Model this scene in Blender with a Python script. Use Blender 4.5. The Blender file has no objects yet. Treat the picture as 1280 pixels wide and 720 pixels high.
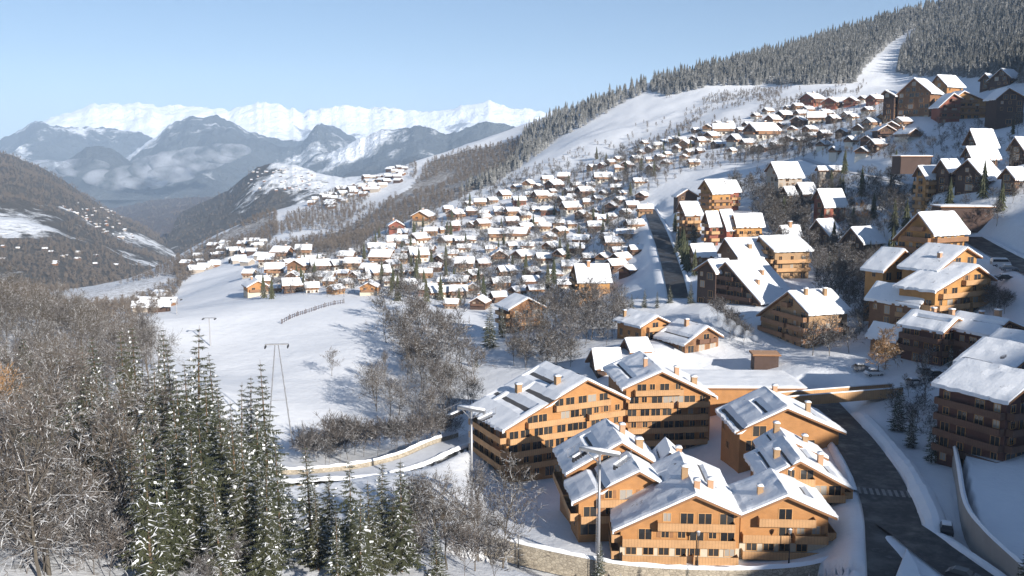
import bpy, bmesh, math, random
import numpy as np
from mathutils import Vector, Matrix
random.seed(7); RNG = np.random.default_rng(7)
D = bpy.data
scene = bpy.context.scene
COL = scene.collection
R = math.radians
F = 1150.0; VH = 199.0
PITCH = math.atan((360 - VH) / F)
CP, SP = math.cos(PITCH), math.sin(PITCH)

# ------------------------------------------------------------------ camera
cd = D.cameras.new('camera'); cam = D.objects.new('camera', cd); COL.objects.link(cam)
cd.sensor_width = 36.0; cd.lens = F / 1280 * 36.0
cd.clip_start = 1.0; cd.clip_end = 60000
cam.location = (0, 0, 0); cam.rotation_euler = (math.pi / 2 - PITCH, 0, 0)
scene.camera = cam

def ray(u, v):
    zc = (360 - v) / F
    return np.array([(u - 640) / F, CP + zc * SP, -SP + zc * CP])
def P(u, v, d):
    r = ray(u, v); return r * (d / r[1])

# ------------------------------------------------------------------ noise (numpy value noise)
_perm = RNG.random((256, 256))
def vnoise(x, y):
    xi = np.floor(x).astype(int); yi = np.floor(y).astype(int)
    fx = x - xi; fy = y - yi
    fx = fx * fx * (3 - 2 * fx); fy = fy * fy * (3 - 2 * fy)
    g = lambda a, b: _perm[a & 255, b & 255]
    return (g(xi, yi) * (1 - fx) + g(xi + 1, yi) * fx) * (1 - fy) + (g(xi, yi + 1) * (1 - fx) + g(xi + 1, yi + 1) * fx) * fy
def fbm(x, y, o=5, gain=0.5):
    s = 0; a = 1; t = 0
    for i in range(o):
        s = s + a * (vnoise(x * 2 ** i + 17.3 * i, y * 2 ** i + 9.1 * i) - 0.5); t += a; a *= gain
    return s / t * 2
def ridged(x, y, o=5, gain=0.55):
    s = 0; a = 1; t = 0
    for i in range(o):
        s = s + a * (1 - np.abs(2 * vnoise(x * 2 ** i + 31.7 * i, y * 2 ** i + 5.3 * i) - 1)); t += a; a *= gain
    return s / t

# ------------------------------------------------------------------ terrain height
CTRL_PX = [  # ground points: pixel of the photograph and distance
 (900,708,128.5),(700,655,150),(632,607,178),(850,565,195),(1100,640,135),(1060,530,180),(1020,700,128.5),(780,703,130.5),
 (1200,600,150),(1130,700,118),(1240,700,122),(1060,600,150),(1130,560,170),(1160,520,185),
 (530,600,165),(600,655,150),(560,560,190),(480,590,175),(400,590,185),
 (400,440,300),(220,400,350),(300,380,390),(480,375,400),(370,540,220),(560,470,265),(460,520,230),(300,470,280),(260,440,310),
 (660,450,262),(700,420,285),(600,420,320),(530,400,350),(740,378,345),(655,410,300),(640,520,225),
 (320,368,470),(330,340,570),(450,300,700),(540,270,720),(420,350,480),(500,350,470),(600,350,450),(680,350,420),
 (500,320,560),(600,310,560),(680,310,540),(560,290,640),(640,270,660),(700,270,650),(760,290,560),(700,235,720),(780,260,600),
 (640,240,800),(720,180,900),(800,150,950),(900,110,1000),(860,104,1050),(1000,66,1100),(1130,40,1150),(1280,-30,1200),
 (780,190,800),(850,195,700),(780,130,1060),(700,145,1150),(650,170,1200),
 (1100,110,850),(1150,140,470),(1060,180,480),(1160,245,330),(1250,248,300),(1180,390,232),(1280,420,210),(1190,465,200),
 (1000,440,235),(920,392,268),(980,350,300),(900,305,360),(840,330,335),(840,388,290),(800,440,240),(880,458,236),(845,432,250),(935,446,240),(1000,446,228),(1080,330,320),(980,235,480),
 (1050,230,440),(1000,200,520),(920,190,650),(1000,150,700),(1050,135,720),(900,150,780),(1230,108,560),(1280,150,450),(1240,340,260),
 (860,260,520),(820,270,440),(800,225,620),(1100,280,370),(1040,305,350),(1230,190,400),(1120,200,420),
 (950,120,900),(1050,105,850),(1280,250,296),(1292,205,345),(1292,300,258),(1292,370,218),(1292,150,440),(1292,450,188),(1230,215,325),(1200,250,316),
 (0,388,260),(100,420,280),(180,438,300),(100,720,90),(300,720,95),(500,720,110),(620,710,122),(0,560,140),(250,560,170),(0,720,85),
 (380,640,135),(200,480,230),(-150,380,240),(-150,560,130),
 (120,402,420),(40,388,520),(180,384,600),(90,362,900),(30,366,800),(190,368,850),(230,312,1080),(280,300,1050),(330,300,900),
 (330,266,1120),(400,250,1150),(450,226,1200),(520,204,1260),(580,182,1300),(250,335,700),(290,345,620),(400,310,750),(380,285,900),
 (480,262,900),(560,235,950),(600,215,1050),(180,360,1100),(130,355,1300),(220,345,1250),(60,358,1300),(0,362,1100),
]
CTRL_XYZ = [  # outside the frame: the slope under the camera, and the mountain side to the right, its unseen rise shaped to shade the slope
 (0,45,-48),(40,60,-52),(-40,50,-42),(80,60,-50),(120,60,-30),(150,75,-8),(178,160,6),(240,228,30),(300,338,80),(258,362,58),(200,150,24),(140,105,-18),(165,110,2),(340,480,88),
 (160,40,8),(120,20,-10),(90,30,-34),(200,20,30),(270,160,50),(360,350,110),(118,110,-38),(420,560,105),(600,700,170),(130,135,-36),(150,190,-30),
 (-150,100,-35),(-250,250,-25),(-300,400,-40),(-600,700,-60),(-900,1200,-170),(700,1100,230),(900,1500,260),
 (0,1700,20),(300,1700,90),(-300,1700,-230),(-600,1700,-250),(500,1600,180),(-100,1600,-20),
]
pts = [P(*c) for c in CTRL_PX] + [np.array(c, float) for c in CTRL_XYZ]
pts = np.array(pts)
def lp(x, y):
    return np.arctan2(x, y), 0.5 * np.log(x * x + y * y)
ca, cq = lp(pts[:, 0], pts[:, 1])
CC = 0.06
def kern(a, q, b, r): return np.sqrt((a[:, None] - b[None]) ** 2 + (q[:, None] - r[None]) ** 2 + CC * CC)
n = len(pts)
A = np.zeros((n + 3, n + 3)); A[:n, :n] = kern(ca, cq, ca, cq) - 0.004 * np.eye(n)
A[:n, n] = 1; A[:n, n + 1] = ca; A[:n, n + 2] = cq; A[n:, :n] = A[:n, n:].T
# fit height over a distance scale so that far points do not outweigh near ones
Wt = np.linalg.solve(A, np.concatenate([pts[:, 2] / np.exp(cq) ** 0.5, np.zeros(3)]))
TA0, TA1, TQ0, TQ1, NA, NQ = R(-54), R(88), math.log(40), math.log(1900), 740, 460
ga = np.linspace(TA0, TA1, NA); gq = np.linspace(TQ0, TQ1, NQ)
GA, GQ = np.meshgrid(ga, gq, indexing='ij')
def evalh(a, q):
    out = np.zeros(len(a))
    for i in range(0, len(a), 20000):
        s = slice(i, i + 20000)
        K = kern(a[s], q[s], ca, cq)
        out[s] = (K @ Wt[:n] + Wt[n] + Wt[n + 1] * a[s] + Wt[n + 2] * q[s]) * np.exp(q[s]) ** 0.5
    return out
H = evalh(GA.ravel(), GQ.ravel()).reshape(NA, NQ)
GX = np.exp(GQ) * np.sin(GA); GY = np.exp(GQ) * np.cos(GA)
far = np.clip((np.exp(GQ) - 250) / 600, 0, 1)
H += fbm(GX / 14, GY / 14, 3) * 0.35 + fbm(GX / 90, GY / 90, 4) * far * 4.0 + fbm(GX / 25, GY / 25, 3) * far * 1.2

def hgt(x, y):
    a = (math.atan2(x, y) - TA0) / (TA1 - TA0) * (NA - 1); q = (0.5 * math.log(x * x + y * y) - TQ0) / (TQ1 - TQ0) * (NQ - 1)
    a = min(max(a, 0), NA - 1.001); q = min(max(q, 0), NQ - 1.001)
    i, j = int(a), int(q); f, g = a - i, q - j
    return (H[i, j] * (1 - f) + H[i + 1, j] * f) * (1 - g) + (H[i, j + 1] * (1 - f) + H[i + 1, j + 1] * f) * g
def ground(u, v, d0=60.0, d1=1800.0):
    """the point of the ground seen at a pixel"""
    r = ray(u, v); r = r / r[1]
    d = d0; last = d0
    while d < d1:
        if r[2] * d < hgt(r[0] * d, d):
            lo, hi = last, d
            for _ in range(12):
                m = 0.5 * (lo + hi)
                if r[2] * m < hgt(r[0] * m, m): hi = m
                else: lo = m
            return np.array([r[0] * hi, hi, hgt(r[0] * hi, hi)])
        last = d; d *= 1.008
    return None
def shape_strip(line, halfw, blend, drop=0.12):
    """press the ground to a smooth bed along a polyline of points (x, y, z)"""
    global H
    L = np.array(line)
    best = np.full(H.shape, 1e9); zz = np.zeros(H.shape)
    x0, x1 = L[:, 0].min() - halfw - blend, L[:, 0].max() + halfw + blend
    y0, y1 = L[:, 1].min() - halfw - blend, L[:, 1].max() + halfw + blend
    msk = (GX > x0) & (GX < x1) & (GY > y0) & (GY < y1)
    gx, gy = GX[msk], GY[msk]
    b = np.full(gx.shape, 1e9); z = np.zeros(gx.shape)
    for k in range(len(L) - 1):
        p, e = L[k], L[k + 1] - L[k]
        t = np.clip(((gx - p[0]) * e[0] + (gy - p[1]) * e[1]) / (e[0] ** 2 + e[1] ** 2), 0, 1)
        dd = np.hypot(gx - p[0] - t * e[0], gy - p[1] - t * e[1])
        m = dd < b; b[m] = dd[m]; z[m] = (p[2] + t * e[2])[m]
    w = np.clip(1 - (b - halfw) / blend, 0, 1); w = w * w * (3 - 2 * w)
    hh = H[msk]; H[msk] = hh * (1 - w) + (z - drop) * w
def smooth_line(l, n=4):
    """Catmull-Rom through the points"""
    l = [np.array(p, float) for p in l]; out = []
    q = [2 * l[0] - l[1]] + l + [2 * l[-1] - l[-2]]
    for i in range(1, len(q) - 2):
        for k in range(n):
            t = k / n
            out.append(0.5 * ((2 * q[i]) + (q[i + 1] - q[i - 1]) * t + (2 * q[i - 1] - 5 * q[i] + 4 * q[i + 1] - q[i + 2]) * t * t + (3 * q[i] - q[i - 1] - 3 * q[i + 1] + q[i + 2]) * t ** 3))
    out.append(l[-1]); return out

# ------------------------------------------------------------------ materials
MATS = {}
class NT:
    def __init__(s, name):
        s.m = D.materials.new(name); s.m.use_nodes = True; s.t = s.m.node_tree; s.n = s.t.nodes; s.n.clear()
        s.out = s.n.new('ShaderNodeOutputMaterial'); s.b = s.n.new('ShaderNodeBsdfPrincipled')
        s.t.links.new(s.b.outputs[0], s.out.inputs['Surface']); MATS[name] = s.m
        s.b.inputs['Specular IOR Level'].default_value = 0.3
    def link(s, a, b): s.t.links.new(a, b)
    def coord(s, kind='Object'):
        return s.n.new('ShaderNodeTexCoord').outputs[kind]
    def pos(s): return s.n.new('ShaderNodeNewGeometry').outputs['Position']
    def noise(s, scale, vec, detail=4, rough=0.55):
        x = s.n.new('ShaderNodeTexNoise'); x.inputs['Scale'].default_value = scale; x.inputs['Detail'].default_value = detail
        x.inputs['Roughness'].default_value = rough; s.link(vec, x.inputs['Vector']); return x.outputs['Fac']
    def ramp(s, fac, stops):
        x = s.n.new('ShaderNodeValToRGB'); e = x.color_ramp.elements
        while len(e) > 1: e.remove(e[-1])
        e[0].position = stops[0][0]; e[0].color = (*stops[0][1], 1)
        for p, c in stops[1:]:
            k = e.new(p); k.color = (*c, 1)
        s.link(fac, x.inputs['Fac']); return x.outputs['Color']
    def mix(s, fac, a, b, blend='MIX'):
        x = s.n.new('ShaderNodeMix'); x.data_type = 'RGBA'; x.blend_type = blend
        s.put(x.inputs['Factor'], fac); s.put(x.inputs['A'], a); s.put(x.inputs['B'], b); return x.outputs['Result']
    def put(s, sock, v):
        if hasattr(v, 'is_output'): s.link(v, sock)
        elif isinstance(v, (int, float)): sock.default_value = v
        else: sock.default_value = (*v, 1)
    def math(s, op, a, b=0.0, clamp=False):
        x = s.n.new('ShaderNodeMath'); x.operation = op; x.use_clamp = clamp
        for i, v in enumerate((a, b)):
            if hasattr(v, 'is_output'): s.link(v, x.inputs[i])
            else: x.inputs[i].default_value = v
        return x.outputs[0]
    def sep(s, vec):
        x = s.n.new('ShaderNodeSeparateXYZ'); s.link(vec, x.inputs[0]); return x.outputs
    def mapping(s, vec, scale):
        x = s.n.new('ShaderNodeMapping'); s.link(vec, x.inputs['Vector']); x.inputs['Scale'].default_value = scale; return x.outputs[0]
    def bump(s, h, strength=0.3, dist=0.1):
        x = s.n.new('ShaderNodeBump'); x.inputs['Strength'].default_value = strength; x.inputs['Distance'].default_value = dist
        s.link(h, x.inputs['Height']); s.link(x.outputs[0], s.b.inputs['Normal'])
    def col(s, c): s.put(s.b.inputs['Base Color'], c); return s
    def rough(s, v): s.put(s.b.inputs['Roughness'], v); return s
    def attr(s, name):
        x = s.n.new('ShaderNodeAttribute'); x.attribute_name = name; return x.outputs['Fac']
    def rnd(s): return s.n.new('ShaderNodeObjectInfo').outputs['Random']

SNOW = (0.80, 0.82, 0.85)
def m_snow():
    t = NT('snow'); p = t.pos()
    n1 = t.noise(0.35, p, 5); n2 = t.noise(3.0, p, 3)
    t.col(t.mix(n1, (0.77, 0.79, 0.83), (0.86, 0.87, 0.88))).rough(0.7)
    t.bump(t.math('ADD', n1, t.math('MULTIPLY', n2, 0.3)), 0.35, 0.5)
def m_ground():
    t = NT('snowy_ground'); p = t.pos()
    n1 = t.noise(0.02, p, 6, 0.6); n2 = t.noise(0.25, p, 6, 0.65); n3 = t.noise(1.6, p, 4)
    snow = t.mix(n2, (0.74, 0.76, 0.80), (0.86, 0.87, 0.88))
    dirt = t.ramp(n3, [(0.3, (0.05, 0.04, 0.03)), (0.6, (0.14, 0.11, 0.08)), (0.8, (0.3, 0.27, 0.23))])
    # bare patches where the attribute says scrub grows through the snow
    w = t.attr('scrub')
    f = t.math('MULTIPLY', t.math('SUBTRACT', t.math('ADD', t.math('MULTIPLY', n2, 0.5), t.math('MULTIPLY', n3, 0.6)), t.math('SUBTRACT', 1.02, w)), 5.0, True)
    t.col(t.mix(f, snow, dirt)).rough(0.75)
    t.bump(t.math('ADD', t.math('MULTIPLY', n2, 2.0), t.math('MULTIPLY', n3, 0.25)), 0.35, 0.45)
def m_roof_snow():
    t = NT('roof_snow'); c = t.coord('Object'); n1 = t.noise(0.45, c, 5, 0.6); n2 = t.noise(2.2, c, 4)
    f = t.math('MULTIPLY', t.math('SUBTRACT', t.math('ADD', t.math('MULTIPLY', n1, 0.8), t.math('MULTIPLY', n2, 0.25)), 0.655), 14, True)
    t.col(t.mix(f, t.mix(n2, (0.76, 0.78, 0.82), (0.86, 0.87, 0.88)), (0.11, 0.10, 0.10))).rough(0.7)
    t.bump(t.math('ADD', n1, t.math('MULTIPLY', n2, 0.3)), 0.4, 0.3)
def m_wood(name, c, var=0.25, plank=5.0, rough=0.75):
    t = NT(name); o = t.coord('Object')
    z = t.sep(o)[2]
    saw = t.math('FRACT', t.math('MULTIPLY', z, plank))
    line = t.math('LESS_THAN', saw, 0.10)
    n = t.noise(0.8, t.mapping(o, (1, 1, 6)), 5, 0.6); n2 = t.noise(6.0, t.mapping(o, (0.4, 0.4, 5)), 3)
    dk = tuple(x * (1 - var) for x in c); lt = tuple(min(1, x * (1 + var)) for x in c)
    base = t.mix(t.rnd(), t.mix(n, dk, lt), t.mix(n2, dk, lt))
    xy = t.sep(o); vl = t.math('LESS_THAN', t.math('FRACT', t.math('MULTIPLY', t.math('ADD', xy[0], xy[1]), 2.2)), 0.10)
    line = t.math('MAXIMUM', line, vl) if 'balcony' in name else line
    n3 = t.noise(0.35, o, 5, 0.65); base = t.mix(t.ramp(n3, [(0.42, (0,) * 3), (0.72, (0.55,) * 3)]), base, tuple(x * 0.55 for x in c))
    base = t.mix(t.math('MULTIPLY', line, 0.55), base, tuple(x * 0.30 for x in c))
    t.col(base).rough(rough); t.bump(t.math('SUBTRACT', 1.0, line), 0.3, 0.03)
def m_plain(name, c, var=0.12, scale=1.5, rough=0.8, bump=0.2):
    t = NT(name); o = t.coord('Object'); n = t.noise(scale, o, 5, 0.6)
    t.col(t.mix(n, tuple(x * (1 - var) for x in c), tuple(min(1, x * (1 + var)) for x in c))).rough(rough)
    if bump: t.bump(t.noise(scale * 6, o, 3), bump, 0.02)
def m_stone():
    t = NT('stone'); o = t.pos()
    v = t.n.new('ShaderNodeTexVoronoi'); v.inputs['Scale'].default_value = 1.6; t.link(t.mapping(o, (1, 1, 1.6)), v.inputs['Vector'])
    v2 = t.n.new('ShaderNodeTexVoronoi'); v2.feature = 'DISTANCE_TO_EDGE'; v2.inputs['Scale'].default_value = 1.6; t.link(t.mapping(o, (1, 1, 1.6)), v2.inputs['Vector'])
    n = t.noise(0.5, o, 4)
    c = t.mix(t.sep(v.outputs['Color'])[0], (0.26, 0.22, 0.17), (0.46, 0.40, 0.31)); c = t.mix(t.math('MULTIPLY', n, 0.5), c, (0.5, 0.44, 0.34))
    e = t.math('LESS_THAN', v2.outputs['Distance'], 0.05)
    t.col(t.mix(t.math('MULTIPLY', e, 0.6), c, (0.12, 0.10, 0.08))).rough(0.9); t.bump(v2.outputs['Distance'], 0.5, 0.1)
def m_glass():
    t = NT('window_glass'); r = t.noise(0.4, t.coord('Object'), 2)
    t.col(t.mix(t.math('GREATER_THAN', t.rnd(), 0.82), t.mix(t.rnd(), (0.015, 0.017, 0.02), (0.06, 0.058, 0.055)), (0.34, 0.31, 0.27))).rough(0.12); t.b.inputs['Specular IOR Level'].default_value = 0.6
def m_asphalt():
    t = NT('asphalt'); p = t.pos(); n = t.noise(0.3, p, 6, 0.65); n2 = t.noise(9, p, 3)
    c = t.mix(n2, (0.030, 0.029, 0.030), (0.055, 0.053, 0.052)); f = t.math('MULTIPLY', t.math('SUBTRACT', n, 0.58), 5, True)
    t.col(t.mix(t.math('MULTIPLY', f, 0.4), c, (0.35, 0.36, 0.38))).rough(t.ramp(n, [(0.35, (0.35,) * 3), (0.7, (0.9,) * 3)])); t.bump(n2, 0.2, 0.02)
def m_snowroad():
    t = NT('packed_snow'); p = t.pos(); n = t.noise(0.5, p, 5, 0.6); n2 = t.noise(2.5, p, 3)
    t.col(t.mix(n, (0.50, 0.51, 0.54), (0.76, 0.78, 0.81))).rough(0.6); t.bump(n2, 0.3, 0.1)
def m_needles():
    t = NT('spruce_needles'); g = t.n.new('ShaderNodeNewGeometry'); n = t.noise(0.9, t.coord('Object'), 4)
    c = t.mix(t.rnd(), t.mix(n, (0.034, 0.044, 0.022), (0.080, 0.086, 0.042)), t.mix(n, (0.045, 0.048, 0.026), (0.100, 0.096, 0.050)))
    t.col(c).rough(0.85)
def m_frost_needles():
    # frosted needles far up the slope: hoar frost whitens the tips facing up
    t = NT('frosted_needles'); p = t.pos(); n = t.noise(0.5, p, 4, 0.6); n2 = t.noise(0.04, p, 3)
    g = t.n.new('ShaderNodeNewGeometry'); z = t.sep(g.outputs['Normal'])[2]
    f = t.math('MULTIPLY', t.math('SUBTRACT', t.math('ADD', t.math('ABSOLUTE', z), n), 0.50), 0.9, True)
    base = t.mix(n2, (0.055, 0.062, 0.056), (0.12, 0.112, 0.098))
    t.col(t.mix(f, base, (0.50, 0.50, 0.50))).rough(0.9)
def m_bark(name, c, snowy=0.5):
    t = NT(name); g = t.n.new('ShaderNodeNewGeometry'); z = t.sep(g.outputs['Normal'])[2]; p = t.coord('Object'); n = t.noise(1.2, p, 3)
    f = t.math('MULTIPLY', t.math('SUBTRACT', t.math('ADD', z, n), 1.45 - snowy), 5, True)
    b = t.mix(t.rnd(), t.mix(n, tuple(x * 0.6 for x in c), tuple(x * 1.3 for x in c)), t.mix(n, tuple(x * 0.8 for x in c), (c[0] * 1.7, c[1] * 1.5, c[2] * 1.3)))
    t.col(t.mix(f, b, (0.72, 0.73, 0.75))).rough(0.9)
def m_wood_far():
    t = NT('far_twigs'); p = t.pos(); n = t.noise(0.03, p, 4, 0.6); n2 = t.noise(0.6, p, 3)
    c = t.mix(n, (0.075, 0.058, 0.046), (0.17, 0.135, 0.105)); t.col(t.mix(t.math('MULTIPLY', n2, 0.4), c, (0.25, 0.23, 0.21))).rough(0.95)
def m_metal(name, c, rough=0.45, metallic=0.6):
    t = NT(name); n = t.noise(3, t.coord('Object'), 3); t.col(t.mix(n, tuple(x * 0.85 for x in c), tuple(x * 1.1 for x in c))).rough(rough); t.b.inputs['Metallic'].default_value = metallic
m_snow(); m_ground(); m_roof_snow(); m_stone(); m_glass(); m_asphalt(); m_snowroad(); m_needles(); m_frost_needles(); m_wood_far()
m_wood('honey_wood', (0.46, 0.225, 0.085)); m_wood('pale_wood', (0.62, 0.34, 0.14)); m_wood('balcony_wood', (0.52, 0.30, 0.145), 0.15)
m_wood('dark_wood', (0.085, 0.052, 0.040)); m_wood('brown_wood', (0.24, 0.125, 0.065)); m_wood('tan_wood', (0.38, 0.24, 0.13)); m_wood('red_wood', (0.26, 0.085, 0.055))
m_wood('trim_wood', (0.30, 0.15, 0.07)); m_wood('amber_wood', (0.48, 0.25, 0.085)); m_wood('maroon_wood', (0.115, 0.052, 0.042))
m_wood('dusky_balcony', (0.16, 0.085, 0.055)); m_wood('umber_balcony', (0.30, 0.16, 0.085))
m_plain('plaster', (0.56, 0.48, 0.37)); m_plain('white_plaster', (0.68, 0.65, 0.58)); m_plain('concrete', (0.30, 0.28, 0.26), 0.2, 0.4); m_plain('slate', (0.09, 0.085, 0.085))
m_plain('grey_plaster', (0.36, 0.31, 0.26)); m_plain('brick_flue', (0.42, 0.25, 0.15)); m_plain('soot', (0.03, 0.03, 0.03)); m_plain('rubber', (0.02, 0.02, 0.02), 0.1, 3, 0.8)
m_plain('road_paint', (0.20, 0.20, 0.20), 0.6, 2, 0.7, 0); m_plain('curtain', (0.5, 0.46, 0.4), 0.2, 3)
m_bark('bark', (0.10, 0.088, 0.072), 0.42); m_bark('twig', (0.080, 0.069, 0.057), 0.38); m_bark('grey_twig', (0.10, 0.092, 0.088), 0.32); m_bark('spruce_bark', (0.13, 0.09, 0.06), 0.1); m_bark('larch_twig', (0.27, 0.165, 0.075), 0.3)
m_metal('galvanised', (0.40, 0.40, 0.41)); m_metal('dark_metal', (0.06, 0.06, 0.065)); 
def M(n): return MATS[n]

# ------------------------------------------------------------------ mesh helpers
class MB:
    def __init__(s): s.v = []; s.f = []; s.m = []
    def quad(s, a, b, c, d, m=0): s.poly((a, b, c, d), m)
    def poly(s, ps, m=0):
        i = len(s.v); s.v += [tuple(p) for p in ps]; s.f.append(tuple(range(i, i + len(ps)))); s.m.append(m)
    def solid(s, vs, fs, m=0):
        i = len(s.v); s.v += [tuple(p) for p in vs]
        for f in fs: s.f.append(tuple(i + k for k in f)); s.m.append(m)
    def box(s, x0, x1, y0, y1, z0, z1, m=0):
        vs = [(x, y, z) for z in (z0, z1) for (x, y) in ((x0, y0), (x1, y0), (x1, y1), (x0, y1))]
        s.solid(vs, [(3, 2, 1, 0), (4, 5, 6, 7), (0, 1, 5, 4), (1, 2, 6, 5), (2, 3, 7, 6), (3, 0, 4, 7)], m)
    def prism(s, prof, y0, y1, m=0):
        """profile in x, z extruded along y"""
        n = len(prof)
        vs = [(x, y0, z) for x, z in prof] + [(x, y1, z) for x, z in prof]
        s.solid(vs, [tuple(range(n)), tuple(range(2 * n - 1, n - 1, -1))] + [(i, n + i, n + (i + 1) % n, (i + 1) % n) for i in range(n)], m)
    def tube(s, pts, rads, k=6, m=0, cap=True):
        pts = [Vector(p) for p in pts]; rings = []
        for i, p in enumerate(pts):
            t = (pts[min(i + 1, len(pts) - 1)] - pts[max(i - 1, 0)])
            if t.length < 1e-6: t = Vector((0, 0, 1))
            t.normalize(); a = t.orthogonal().normalized(); b = t.cross(a)
            rings.append([p + (a * math.cos(2 * math.pi * j / k) + b * math.sin(2 * math.pi * j / k)) * rads[i] for j in range(k)])
        vs = [p for r in rings for p in r]; fs = []
        for i in range(len(rings) - 1):
            for j in range(k):
                fs.append((i * k + j, i * k + (j + 1) % k, (i + 1) * k + (j + 1) % k, (i + 1) * k + j))
        if cap: fs.append(tuple(range((len(rings) - 1) * k, len(rings) * k))); fs.append(tuple(range(k - 1, -1, -1)))
        s.solid(vs, fs, m)
    def mesh(s, name, mats, smooth=False):
        me = D.meshes.new(name); me.from_pydata(s.v, [], s.f)
        for m in (mats if isinstance(mats, (list, tuple)) else [mats]): me.materials.append(M(m))
        me.polygons.foreach_set('material_index', s.m)
        if smooth: me.polygons.foreach_set('use_smooth', [True] * len(s.f))
        me.update(); return me
    def build(s, name, mats, parent=None, smooth=False, loc=None):
        return link(name, s.mesh(name, mats, smooth), parent, loc)
def np_mesh(name, verts, faces, mat, k):
    """faces: array (n, k)"""
    me = D.meshes.new(name); nv, nf = len(verts), len(faces)
    me.vertices.add(nv); me.vertices.foreach_set('co', np.asarray(verts, dtype=np.float32).ravel())
    me.loops.add(nf * k); me.loops.foreach_set('vertex_index', np.asarray(faces, dtype=np.int32).ravel())
    me.polygons.add(nf); me.polygons.foreach_set('loop_start', np.arange(0, nf * k, k, dtype=np.int32))
    me.polygons.foreach_set('loop_total', np.full(nf, k, dtype=np.int32))
    me.materials.append(M(mat)); me.update(calc_edges=True); me.validate(); return me
def link(name, data, parent=None, loc=None, rz=0.0):
    o = D.objects.new(name, data); COL.objects.link(o)
    if parent: o.parent = parent
    if loc is not None: o.location = loc
    if rz: o.rotation_euler = (0, 0, rz)
    return o
def tag(o, label=None, cat=None, group=None, kind=None):
    if label: o['label'] = label
    if cat: o['category'] = cat
    if group: o['group'] = group
    if kind: o['kind'] = kind
    return o
def empty(name, loc, rz=0.0):
    o = link(name, None, None, [float(x) for x in loc]); o.rotation_euler = (0, 0, rz); o.empty_display_size = 1; return o
def copy_tree(src, kids, loc, rz, sc=1.0):
    """copy a thing with all of its parts; kids: {object: [children]}"""
    def cp(o, parent):
        c = o.copy(); COL.objects.link(c)
        if parent: c.parent = parent
        for ch in kids.get(o.name, ()): cp(ch, c)
        return c
    r = cp(src, None); r.location = [float(x) for x in loc]; r.rotation_euler = (0, 0, rz); r.scale = (sc, sc, sc) if not isinstance(sc, tuple) else sc
    return r
def kids_of(root):
    d = {}
    def w(o):
        d[o.name] = list(o.children)
        for c in o.children: w(c)
    w(root); return d
ORD = 'first second third fourth fifth sixth seventh eighth ninth tenth eleventh twelfth thirteenth fourteenth fifteenth sixteenth seventeenth eighteenth nineteenth'.split()
TENS = {20: ('twentieth', 'twenty'), 30: ('thirtieth', 'thirty'), 40: ('fortieth', 'forty'), 50: ('fiftieth', 'fifty'), 60: ('sixtieth', 'sixty'), 70: ('seventieth', 'seventy'), 80: ('eightieth', 'eighty'), 90: ('ninetieth', 'ninety')}
def ordw(i):
    if i <= 19: return ORD[i - 1]
    t = i // 10 * 10
    return TENS[t][0] if i == t else TENS[t][1] + '-' + ORD[i - t - 1]
# ------------------------------------------------------------------ world, sun
w = D.worlds.new('World'); scene.world = w; w.use_nodes = True
nt = w.node_tree; nt.nodes.clear()
sky = nt.nodes.new('ShaderNodeTexSky'); sky.sky_type = 'NISHITA'; sky.sun_disc = False
SUN_EL, SUN_AZ = R(20.5), math.atan2(0.58, -0.815)      # azimuth of the sun measured from +Y towards +X
sky.sun_elevation = SUN_EL; sky.sun_rotation = SUN_AZ; sky.altitude = 1500; sky.air_density = 1.0; sky.dust_density = 0.5; sky.ozone_density = 3.5
bg = nt.nodes.new('ShaderNodeBackground'); bg.inputs['Strength'].default_value = 0.053
wo = nt.nodes.new('ShaderNodeOutputWorld'); nt.links.new(sky.outputs[0], bg.inputs[0]); nt.links.new(bg.outputs[0], wo.inputs[0])
sl = D.lights.new('sun', 'SUN'); so = D.objects.new('sun', sl); COL.objects.link(so)
sl.energy = 5.0; sl.angle = R(0.53); sl.color = (1.0, 0.945, 0.87)
sd = Vector((math.sin(SUN_AZ) * math.cos(SUN_EL), math.cos(SUN_AZ) * math.cos(SUN_EL), math.sin(SUN_EL)))
so.rotation_euler = sd.to_track_quat('Z', 'Y').to_euler(); so.location = sd * 300
scene.view_settings.view_transform = 'Standard'; scene.view_settings.look = 'None'; scene.view_settings.exposure = 0.88; scene.view_settings.gamma = 1
scene.cycles.use_denoising = True
scene.cycles.max_bounces = 5; scene.cycles.diffuse_bounces = 2; scene.cycles.glossy_bounces = 2; scene.cycles.volume_bounces = 2; scene.cycles.transparent_max_bounces = 6
scene.cycles.caustics_reflective = False; scene.cycles.caustics_refractive = False

# ------------------------------------------------------------------ roads: beds first, so that everything stands on the final ground
def px_line(l): return smooth_line([P(*p) for p in l], 6)
def g_line(l): return smooth_line([ground(u, v) for u, v in l], 6)
road_c = px_line([(1024, 500, 206), (1036, 514, 194), (1066, 549, 172), (1094, 592, 152), (1113, 640, 135), (1121, 690, 121), (1127, 740, 110), (1135, 800, 98)])
fork_c = px_line([(1118, 652, 131), (1142, 668, 126), (1176, 694, 119), (1220, 726, 111), (1275, 765, 103)])
upper_c = g_line([(812, 262), (822, 285), (833, 315), (842, 345), (848, 372)])
right_c = g_line([(1212, 296), (1240, 312), (1275, 330), (1310, 348)])
lane_c = g_line([(1062, 222), (1088, 243), (1115, 264), (1140, 282)])
high_c = g_line([(1005, 198), (1050, 212), (1100, 222), (1145, 232)])
snow_c = g_line([(615, 533), (590, 547), (556, 558), (515, 576), (470, 588), (420, 594), (340, 598), (250, 602)])
for ln, hw, bl in ((road_c, 4.6, 5), (fork_c, 3.6, 4), (upper_c, 4, 6), (right_c, 4.5, 6), (lane_c, 3, 5), (high_c, 3, 5), (snow_c, 3.6, 3.5)):
    shape_strip(ln, hw, bl, 0.32)
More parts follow.
